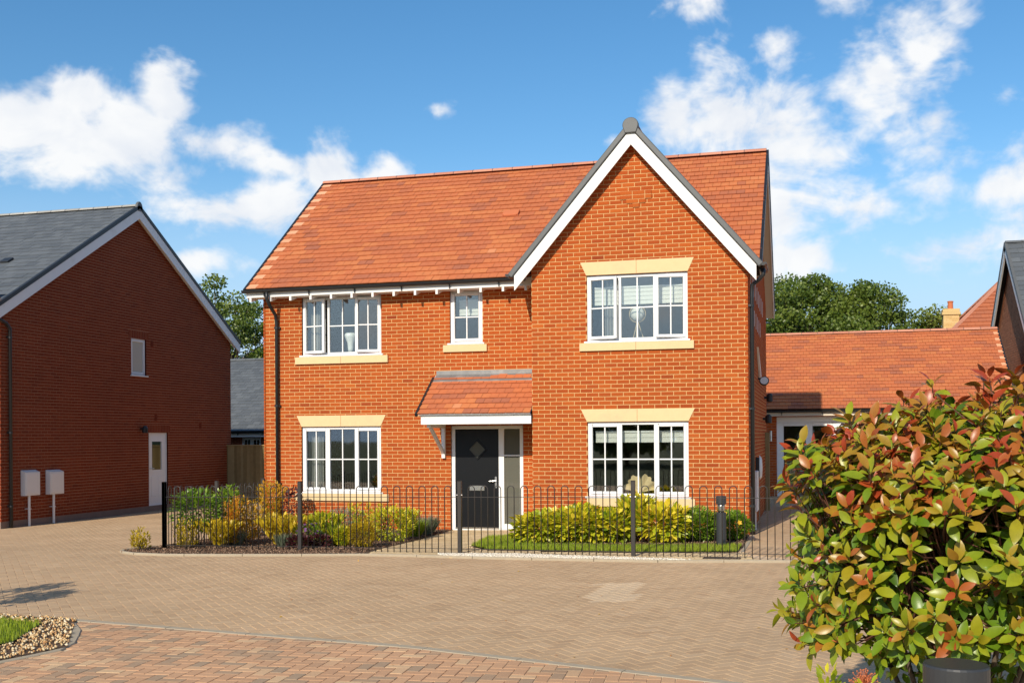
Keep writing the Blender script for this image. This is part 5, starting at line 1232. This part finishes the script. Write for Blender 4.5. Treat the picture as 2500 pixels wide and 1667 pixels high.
def shrub(name,label,cat,x,y,rx,ry,h,n,ls,asp,mat,group=None,up=.5,shell=.45,base=.05,tmean=.5,tsd=.22,tz=.25,nind=0,stem='bark',slim=False,form='ball',flowers=None):
    """leaves through the outer part of an uneven crown; stems inside"""
    z0=zg(x,y)+.02; t=thing(name,label,cat,(x,y,z0),group)
    d=unit(n)
    rad=(rng.uniform(shell**3,1,n))**(1/3)*lumpy(d,3.1+random.random(),.16)
    if form=='ball': p=np.stack([d[:,0]*rx*rad,d[:,1]*ry*rad,base*h+(h*(1-base))*np.clip(d[:,2]*rad*.5+.48,0,1.12)],1)
    elif form=='fan':                                            # upright vase
        q=rng.uniform(0,1,n)**.75; a=rng.uniform(0,2*pi,n); rr=np.sqrt(rng.uniform(0,1,n))*(.25+.75*q)
        p=np.stack([np.cos(a)*rx*rr,np.sin(a)*ry*rr,h*(base+(1-base)*q)*(1-.18*rr)],1); d=np.stack([np.cos(a)*.5,np.sin(a)*.5,np.ones(n)*.7],1)
    elif form=='spires':                                         # several leafy upright shoots
        k=max(5,int(9*rx/.3)); a=rng.uniform(0,2*pi,k); r=np.sqrt(rng.uniform(0,1,k)); hh=h*rng.uniform(.55,1,k); i=rng.integers(0,k,n); q=rng.uniform(.08,1,n)
        an=rng.uniform(0,2*pi,n); w=.055*(1.15-q)+.02
        p=np.stack([np.cos(a[i])*rx*r[i]*(.4+.6*q)+np.cos(an)*w,np.sin(a[i])*ry*r[i]*(.4+.6*q)+np.sin(an)*w,hh[i]*q],1); d=np.stack([np.cos(an),np.sin(an),np.full(n,.9)],1)
    else:                                                        # tuft: arching strap leaves from the base
        a=rng.uniform(0,2*pi,n); rr=np.sqrt(rng.uniform(0,1,n))*.35; p=np.stack([np.cos(a)*rx*rr,np.sin(a)*ry*rr,np.zeros(n)],1); d=np.stack([np.cos(a)*rx/h*rng.uniform(.2,1.,n),np.sin(a)*ry/h*rng.uniform(.2,1.,n),np.ones(n)],1)
    hz=p[:,2]/h
    fw=d*1.+unit(n)*.55; fw[:,2]+=up
    if form=='tuft': fw=d+unit(n)*.12
    L=ls*rng.uniform(.65,1.25,n); M=basis(fw,rng.normal(0,.5,n))*np.stack([L*asp,L,L],1)[:,None,:]
    tt=np.clip(rng.normal(tmean,tsd,n)+tz*(hz-.5),0,.999); pos=p+np.array([[x,y,z0]])
    tv,tf=(SLIM_V,SLIM_F) if slim else (LEAF_V,LEAF_F)
    order=np.argsort(-(p[:,2]*.5-p[:,1])*1.0); ii=order[:nind]; rest=order[nind:]
    me=scatter_mesh('foliage',tv,tf,M[rest],pos[rest],tt[rest],mat,True); obj('foliage',me,None,t,kind='stuff')
    if nind:
        var=[]
        for k in range(8):
            var.append(scatter_mesh('leaf',tv,tf,np.eye(3)[None],np.zeros((1,3)),[(k+.5)/8],mat,True))
        for i in ii:
            B=M[i]; Mx=Matrix([[*B[0],pos[i][0]],[*B[1],pos[i][1]],[*B[2],pos[i][2]],[0,0,0,1]]); inst('leaf',var[int(tt[i]*8)],Mx,t)
    if form not in('tuft',):
        idx=rng.integers(0,n,9 if form!='spires' else 14); stems_mesh((x,y,z0-.03),[tuple(np.array([x,y,z0])+p[i]*np.array([.85,.85,.92])) for i in idx],.007,.002,stem,'stem',t)
    if flowers:
        fm,fn,fs=flowers; k=rng.choice(np.where(hz>.55)[0],fn); dd=d[k]+np.array([[0,-.6,.3]])
        PET_V=[(0,0,0),(-.35,.5,.1),(.35,.5,.1),(0,1,.05)]
        allM=[];allp=[]
        for i in range(5):
            an=2*pi*i/5; B=basis(dd,np.zeros(fn)); side=B[:,:,0]*math.cos(an)+B[:,:,2]*math.sin(an)
            allM.append(basis(side+dd/np.linalg.norm(dd,axis=1,keepdims=True)*.3,np.zeros(fn),dd)*fs); allp.append(pos[k]+dd*.03)
        me=scatter_mesh('flower',PET_V,[(0,2,1),(1,2,3)],np.concatenate(allM),np.concatenate(allp),rng.uniform(0,1,5*fn),fm); obj('flower',me,None,t,kind='stuff')
    return t
GL='shrubs in the planting left of the path'; GR='shrubs in the bed below the gable'
shrub('euonymus_shrub','small yellow-green shrub alone outside the fence end on the gravel tip','shrub',-10.36,15.18,.2,.18,.36,420,.055,.9,'leaf_gold',None,.5,tmean=.4,form='spires',base=.1)
shrub('yellow_shrub','low yellow variegated shrub just inside the end fence post','shrub',-9.9,15.78,.3,.25,.5,700,.05,.9,'leaf_gold',None,.6,form='spires',tmean=.45)
shrub('green_standard_shrub','tall glossy green shrub behind the end of the fence','shrub',-9.93,16.15,0.42,0.36,0.98,900,0.08,1.3,'leaf_green',None,.3,base=.3,shell=.4,tmean=.45,nind=40)
shrub('green_upright_shrub','narrow green shrub taller than the fence hoops','shrub',-9.68,16.7,0.28,0.28,1.02,520,0.075,1.3,'leaf_green',None,.4,base=.35,shell=.2,tmean=.5)
shrub('orange_upright_shrub','orange-leaved upright shrub in the middle of the corner planting','shrub',-9.32,16.2,0.26,0.25,0.88,1200,.055,.8,'leaf_orange',None,.6,form='spires',tmean=.6)
shrub('yellow_orange_shrub','golden orange shrub reaching above the fence before the house corner','shrub',-9.5,17.0,0.55,0.45,0.98,1500,0.065,.9,'leaf_orange',None,.5,form='spires',tmean=.35)
shrub('tall_golden_shrub','tallest golden shrub against the black downpipe','shrub',-9.33,17.6,0.3,0.3,1.12,950,0.065,.9,'leaf_orange',None,.5,form='fan',tmean=.3,base=.2)
shrub('golden_leafy_shrub','broad golden leafy shrub behind the corner fence panel','shrub',-8.5,16.35,0.45,0.4,0.52,620,0.1,1.1,'leaf_gold',None,.7,form='fan',tmean=.5)
shrub('gold_edged_shrub','gold-edged evergreen shrub low beside the fence','shrub',-9.4,15.95,0.4,0.3,0.46,520,0.09,1.1,'leaf_gold',None,.5,form='fan',tmean=.4,base=.05)
shrub('silver_tuft','grey-green feathery tuft low behind the corner fence panel','plant',-8.35,16.15,.24,.22,.42,700,.22,.05,'leaf_silver',None,form='tuft',slim=True)
shrub('silver_tuft','grey-green feathery tuft close behind the orange shrub','plant',-9.3,16.3,.26,.24,.45,700,.25,.05,'leaf_silver',None,form='tuft',slim=True)
shrub('lime_shrub','lime green shrub below the lower left window, by the fence post','shrub',-8.0,17.0,0.4,0.35,0.52,620,0.1,1.,'leaf_lime',None,.7,form='fan',tmean=.45)
shrub('purple_shrub','dark purple shrub against the brick wall under the window','shrub',-10.0,19.75,0.22,0.2,0.9,500,.06,1.1,'leaf_purple',None,.4,base=.4)
shrub('purple_flower_plant','low plant with small purple flowers beside the fence post','plant',-8.02,16.4,.26,.22,.36,600,.06,.9,'leaf_green',None,.4,flowers=('petal_purple',26,.03))
shrub('bush_of_silver_leaves','silvery leaved shrub left of the lime shrubs','shrub',-7.95,17.8,0.35,0.3,0.6,900,.06,.5,'leaf_silver',None,.6,form='fan')
shrub('lime_tall_shrub','bright lime shrub standing highest under the left window','shrub',-7.62,17.8,0.42,0.36,0.74,1100,.06,.9,'leaf_lime',None,.5,form='spires',tmean=.6)
shrub('red_sprig_shrub','small dark red sprig among the lime shrubs','shrub',-7.25,17.9,0.14,0.14,0.62,260,.06,1.,'leaf_purple',None,.5,form='spires')
shrub('green_tuft','bright green grassy tuft beside the fence in front of the lime shrubs','plant',-7.55,16.6,0.26,0.22,0.42,900,.32,.05,'leaf_lime',None,form='tuft',slim=True,tmean=.35)
shrub('gold_conifer','round golden conifer by the fence','shrub',-7.02,16.35,0.21,0.2,0.42,2600,.045,.4,'leaf_gold',None,.5,shell=.75,tmean=.35,slim=True)
shrub('small_gold_conifer','smaller yellow-green conifer left of the round golden one','shrub',-7.48,16.55,0.16,0.16,0.32,1500,.045,.4,'leaf_lime',None,.5,shell=.7,tmean=.6,slim=True)
shrub('lime_round_shrub','rounded lime shrub behind the round golden conifer','shrub',-7.05,17.6,0.42,0.36,0.62,1100,0.065,.9,'leaf_lime',None,.4,tmean=.55)
shrub('euphorbia_shrub','yellow-green bushy shrub nearest the path left of the door','shrub',-6.92,18.0,0.28,0.28,0.56,700,0.085,.8,'leaf_lime',None,.6,form='fan',tmean=.45)
shrub('green_grass_tuft','short green grass tuft beside the path','plant',-7.0,18.7,.26,.24,.36,800,.3,.05,'grass_blade',None,form='tuft',slim=True,tmean=.6)
shrub('blue_grass_tuft','blue-grey grass tuft at the path edge below the wall','plant',-6.95,19.2,.3,.26,.38,900,.34,.04,'leaf_silver',None,form='tuft',slim=True,tmean=.5)
for k,(x,y) in enumerate(((-8.0,16.05),(-7.75,16.3))): shrub('heuchera_plant',('dark purple ground plant at the foot of the fence post','dark purple ground plant right of the fence post')[k],'plant',x,y,.18,.15,.2,260,.07,1.5,'leaf_purple',None,.3)
# bed under the gable: large-leaved yellow-green laurel block
shrub('spotted_laurel','broad yellow-green spotted laurel nearest the front door','shrub',-4.3,17.65,0.5,0.5,0.5,1900,0.105,1.45,'leaf_lime',None,0.12,base=.03,shell=.5,tmean=.5,tsd=.28,nind=60)
shrub('spotted_laurel','dense yellow-green spotted laurel in the middle of the hedge block','shrub',-3.72,17.75,0.52,0.5,0.58,2200,0.11,1.45,'leaf_lime',None,0.12,base=.03,shell=.5,tmean=.56,tsd=.28,nind=70)
shrub('spotted_laurel','yellow-green spotted laurel just left of the tall laurel','shrub',-3.2,17.8,0.42,0.42,0.52,1300,0.11,1.45,'leaf_lime',None,0.12,base=.03,tmean=.48,tsd=.28,nind=40)
shrub('tall_laurel','tall laurel with upright shoots below the lower gable window','shrub',-2.8,18.0,0.34,0.34,0.74,700,0.14,1.15,'leaf_lime',None,.8,form='fan',base=.1,tmean=.5,tsd=.26,nind=40)
shrub('bright_laurel','bright laurel with big pointed leaves right of the fence post','shrub',-2.32,17.8,0.42,0.38,0.58,900,0.14,1.3,'leaf_lime',None,0.15,base=.05,tmean=.62,tsd=.26,nind=50)
shrub('hypericum_shrub','fine-leaved green shrub with yellow flowers left of the bollard','shrub',-1.85,18.0,0.45,0.4,0.52,5000,0.055,1.2,'leaf_green',None,0.4,tmean=.5,flowers=('petal_yellow',12,.05))
shrub('hypericum_shrub','fine-leaved green shrub with yellow flowers at the corner of the gable wall','shrub',-1.3,18.2,0.36,0.36,0.48,3600,0.055,1.2,'leaf_green',None,0.4,tmean=.5,flowers=('petal_yellow',8,.05))

BIG_V=[]; BIG_F=[]
for i,(tt_,w_) in enumerate(((0,.012),(.13,.095),(.30,.17),(.50,.205),(.70,.175),(.87,.095),(1,.004))):
    zc=.10*tt_-.26*tt_*tt_
    BIG_V+=[(-w_,tt_,zc+.30*w_),(0,tt_+.012,zc),(w_,tt_,zc+.30*w_)]
    if i:
        b_=3*i
        for a_ in (0,1): BIG_F+=[(b_-3+a_,b_-2+a_,b_+1+a_),(b_-3+a_,b_+1+a_,b_+a_)]
def photinia():
    x0,y0=.70,5.80; t=thing('photinia_shrub','large glossy shrub with bronze-red young leaves in the foreground','shrub',(x0,y0,0))
    C=np.array([x0,y0,1.13]); RX=np.array([.86,.84,.82])
    # main limbs then twigs, every twig ends in a whorl of leaves
    tips=[];dirs=[]
    n=1150; d=unit(n); d=np.sign(d)*np.abs(d)**.72; d[:,2]=np.where(d[:,2]<-.5,-d[:,2],d[:,2])
    d/=np.linalg.norm(d,axis=1,keepdims=True)
    rad=np.where(rng.uniform(0,1,n)<.72,rng.uniform(.84,1.06,n),rng.uniform(.5,.85,n))*lumpy(d,4.2,.10)
    P=C+d*RX*rad[:,None]; sq=np.clip(.56+.44*(P[:,2]-.25)/.6,.5,1); P[:,:2]=C[:2]+(P[:,:2]-C[:2])*sq[:,None]
    ok=P[:,2]>.12; P=P[ok]; d=d[ok]; n=len(P)
    g=d*.9+np.array([[-.05,-.25,.62]])+unit(n)*.35; g/=np.linalg.norm(g,axis=1,keepdims=True)
    age=np.clip((P[:,2]-.5)/1.5,0,1)*.36+rng.uniform(0,.48,n)+.12*(np.linalg.norm((P-C)/RX,axis=1)>.9)
    Ms=[];Ps=[];Ts=[]
    for i in range(n):
        k=random.randint(6,10); ph=random.uniform(0,6.28); a=ph+np.arange(k)*2.399
        el=np.linspace(.95,.05,k)+rng.normal(0,.12,k)                  # young leaves upright, older ones spread
        B=basis(g[i:i+1],np.zeros(1))[0]
        f=np.cos(a)[:,None]*B[:,0]*np.cos(el)[:,None]+np.sin(a)[:,None]*B[:,2]*np.cos(el)[:,None]+B[:,1]*np.sin(el)[:,None]
        L=rng.uniform(.066,.124,k)*np.linspace(.72,1.05,k)*(1.05 if age[i]>.4 else .92); asp=rng.uniform(.95,1.25,k)
        up=np.tile(g[i],(k,1)); M=basis(f,rng.normal(0,.35,k),up)*np.stack([L*asp,L,L],1)[:,None,:]
        Ms.append(M); Ps.append(P[i]-g[i]*np.linspace(0,.075,k)[:,None]+f*.012); Ts.append(np.clip(age[i]+np.linspace(.26,-.2,k)+rng.normal(0,.09,k),0,.999))
    # older green leaves inside
    q=3200; dd=unit(q); Pq=C+dd*RX*rng.uniform(.3,.92,(q,1)); sq=np.clip(.5+.5*(Pq[:,2]-.25)/.75,.45,1); Pq[:,:2]=C[:2]+(Pq[:,:2]-C[:2])*sq[:,None]; Pq=Pq[Pq[:,2]>.15]; q=len(Pq); f=unit(q)+np.array([[0,-.2,.1]]); L=rng.uniform(.07,.11,q)
    Ms.append(basis(f,rng.normal(0,.6,q))*np.stack([L*1.1,L,L],1)[:,None,:]); Ps.append(Pq); Ts.append(np.clip(rng.normal(.22,.13,q),0,.6))
    M=np.concatenate(Ms); Pp=np.concatenate(Ps); T=np.concatenate(Ts)
    dist=np.linalg.norm(Pp-np.array([[0,0,CAMZ]]),axis=1)-.002*0; inview=np.array([vis(*p,mx=0) for p in Pp]); order=np.argsort(dist+np.where(inview,0,50)); ii=order[:300]; rest=order[300:]
    me=scatter_mesh('foliage',BIG_V,BIG_F,M[rest],Pp[rest],T[rest],'leaf_photinia',True); obj('foliage',me,None,t,kind='stuff')
    var=[scatter_mesh('leaf',BIG_V,BIG_F,np.eye(3)[None],np.zeros((1,3)),[(k+.5)/14],'leaf_photinia',True) for k in range(14)]
    for i in ii: inst('leaf',var[int(T[i]*14)],Matrix([[*M[i][0],Pp[i][0]],[*M[i][1],Pp[i][1]],[*M[i][2],Pp[i][2]],[0,0,0,1]]),t)
    # branches
    limbs=[]; 
    for k in range(11):
        a=2*pi*k/11+random.uniform(-.2,.2); e=C+np.array([cos(a)*.55,sin(a)*.5,random.uniform(-.1,.5)]); limbs.append(e)
        m=MB(); b=V3((x0+cos(a)*.07,y0+sin(a)*.07,-.03)); E=V3(e); mid=b.lerp(E,.5)+V3((random.uniform(-.08,.08),random.uniform(-.08,.08),.12)); m.tube([b,b.lerp(mid,.5),mid,mid.lerp(E,.5)+V3((0,0,.03)),E],.017,7,.5,True,.007); obj('branch',m,'bark',t,smooth=True)
    m=MB(); LA=np.array(limbs)
    for i in range(n):
        j=int(np.argmin(np.linalg.norm(LA-P[i],axis=1)+rng.uniform(0,.25,len(LA)))); s=V3(LA[j]).lerp(V3((x0,y0,.25)),random.uniform(0,.45)); e=V3(P[i]); c=s.lerp(e,.65)+V3((0,0,-.04)); m.tube([s,c,e-V3(g[i])*.05,e],.0045,4,.5,False,.0022)
    obj('twig',m,'twig_red',t,kind='stuff')
    # spent flower heads
    m=MB()
    for (px,py,pz) in ((.22,5.15,.62),):
        for k in range(70):
            a=random.uniform(0,2*pi); e=random.uniform(.1,1.4); r=random.uniform(.03,.075); p=V3((px,py,pz)); q=p+V3((cos(a)*cos(e)*r,sin(a)*cos(e)*r*.8-.01,sin(e)*r)); m.tube([p,p.lerp(q,.5),q],.0012,3,.5,False); m.tube([q,q+V3((.004,0,.004))],.003,4)
    obj('flower_head',m,'terracotta',t,kind='stuff')
photinia()
shrub('yellow_green_sprigs','low leafy sprigs with yellow-green tips at the foot of the large glossy shrub','plant',.14,4.86,.11,.10,.80,900,.05,1.1,'leaf_lime',None,.8,form='spires',tmean=.4)
shrub('low_green_plant','low green sprig between the leafy sprigs and the bollard','plant',.26,4.7,.07,.06,.72,420,.045,1.1,'leaf_green',None,.8,form='spires',tmean=.4)

def oak(name,label,x,y,h,r,n,ls,trunk=.3,group=None,mat='leaf_oak',zb=None,seed=1,nclump=90):
    """trunk, forking limbs, and leaf clumps at the limb ends with gaps between them"""
    R0=np.random.default_rng(seed); z0=-.4; t=thing(name,label,'tree',(x,y,z0),group); zb=h*.28 if zb is None else zb
    cz=(h+zb)/2; rz=(h-zb)/2
    d=R0.normal(size=(nclump,3)); d/=np.linalg.norm(d,axis=1,keepdims=True)
    rr=R0.uniform(.5,1,nclump)**.6*(1+.22*np.sin(d[:,0]*4+seed)*np.cos(d[:,2]*5+seed))
    Cc=np.array([x,y,z0+cz])+d*np.array([r,r,rz])*rr[:,None]*.9
    m=MB(); top=V3((x+R0.uniform(-.3,.3),y,z0+cz)); m.tube([(x,y,z0-.2),(x+.05,y,z0+zb*.6),(x-.05,y+.05,z0+zb),top],trunk,9,.5,True,trunk*.45); obj('trunk',m,'bark',t,smooth=True)
    m=MB()
    for i in range(nclump):
        s=V3((x,y,z0+zb*R0.uniform(.7,1.1))).lerp(top,R0.uniform(0,1)); e=V3(Cc[i]); c=s.lerp(e,.55)+V3((0,0,R0.uniform(.1,.5))); m.tube([s,s.lerp(c,.5),c,e],trunk*.22,5,.5,False,.02)
    obj('limb',m,'bark',t,smooth=True)
    i=R0.integers(0,nclump,n); cr=R0.uniform(.45,1.,nclump)*r*.26; q=R0.normal(size=(n,3)); q/=np.linalg.norm(q,axis=1,keepdims=True); p=Cc[i]+q*np.array([1.15,1.15,.7])*(R0.uniform(.1,1,n)**.5*cr[i])[:,None]
    f=R0.normal(size=(n,3))+q*.5; L=ls*R0.uniform(.6,1.3,n); M=basis(f,R0.uniform(0,6.28,n))*np.stack([L*.8,L,L],1)[:,None,:]
    tv=[(0,0,0),(-.5,.45,.05),(0,1,-.05),(.5,.45,.05)]
    tt=np.clip(R0.normal(.45,.2,n)+.15*R0.normal(size=nclump)[i],0,.999)
    me=scatter_mesh('crown',tv,[(0,3,2,1)],M,p,tt,mat,False); obj('crown',me,None,t,kind='stuff'); return t
oak('oak_tree','broad green oak rising behind the orange wing roof beside the house verge',-.7,56,10.2,4.8,60000,.15,.32,'oaks beyond the houses',seed=3,nclump=120)
oak('oak_tree','open-branched green oak at the right of the group behind the wing roof',3.2,57,9.8,3.6,34000,.15,.28,'oaks beyond the houses',seed=5,nclump=80)
oak('young_oak_tree','smaller low tree at the far right of the oaks behind the wing roof',5.7,57,8.0,2.0,11000,.14,.2,'oaks beyond the houses',seed=8,nclump=40)
oak('willow_tree','airy green tree between the slate roofed house and the brick house',-30.0,51,10.6,3.9,30000,.15,.3,None,seed=11,nclump=110,zb=1.2)
oak('background_tree','dense green tree low behind the grey bungalow roof',-27.0,54,8.3,3.4,24000,.15,.28,None,seed=12,nclump=90,zb=.8)
oak('young_tree','slender young tree on the gravel island left of the forecourt',-8.95,7.2,2.7,.75,1500,.07,.03,None,seed=31,nclump=26,zb=1.2)
# trees behind the viewer, seen in the window panes
for k,(x,y,h,r) in enumerate(((-20,-26,6.5,5),(-11,-28,6,4.5),(-3,-26,5.5,4),(4,-28,6.5,4.5),(13,-26,8,5))):
    oak('roadside_tree',('bushy roadside tree at the left end of the row facing the houses','second roadside tree from the left in the row facing the houses','lowest roadside tree in the middle of the row facing the houses','fourth roadside tree of the row facing the houses','tall roadside tree at the right end of the row facing the houses')[k],x,y,h,r,5000,.45,.25,'roadside trees facing the houses',seed=20+k,nclump=60,zb=.5)

# drain gully by the fence end, and a few dropped leaves on the paving
def gully():
    x,y=-1.22,15.5; z=zg(x,y)+.016; t=thing('drain_grate','black slotted drain grate set in the paving at the end of the garden strip','drain',(x,y,z))
    m=MB(); m.box(x-.26,x+.26,y-.09,y-.07,z-.02,z+.008); m.box(x-.26,x+.26,y+.07,y+.09,z-.02,z+.008); m.box(x-.26,x-.24,y-.07,y+.07,z-.02,z+.008); m.box(x+.24,x+.26,y-.07,y+.07,z-.02,z+.008); obj('frame',m,'fence_black',t)
    for k in range(12):
        m=MB(); a=x-.225+k*.038; m.box(a,a+.02,y-.07,y+.07,z-.018,z+.005); obj('grate_bar',m,'fence_black',t)
gully()
n_=70; pp=[]
while len(pp)<n_:
    x_,y_=random.uniform(-7,2.5),random.uniform(7,14.8)
    if far_ok(x_,y_) or near_ok(x_,y_): pp.append((x_,y_,zg(x_,y_)+.006))
f_=unit(n_)*np.array([[1,1,.12]]); L_=rng.uniform(.02,.05,n_)
obj('fallen_leaves',scatter_mesh('fallen_leaves',LEAF_V,LEAF_F,basis(f_,rng.normal(0,.2,n_))*np.stack([L_*1.1,L_,L_*.6],1)[:,None,:],np.array(pp),rng.uniform(.3,1,n_),'leaf_orange',True),None,court,kind='stuff')
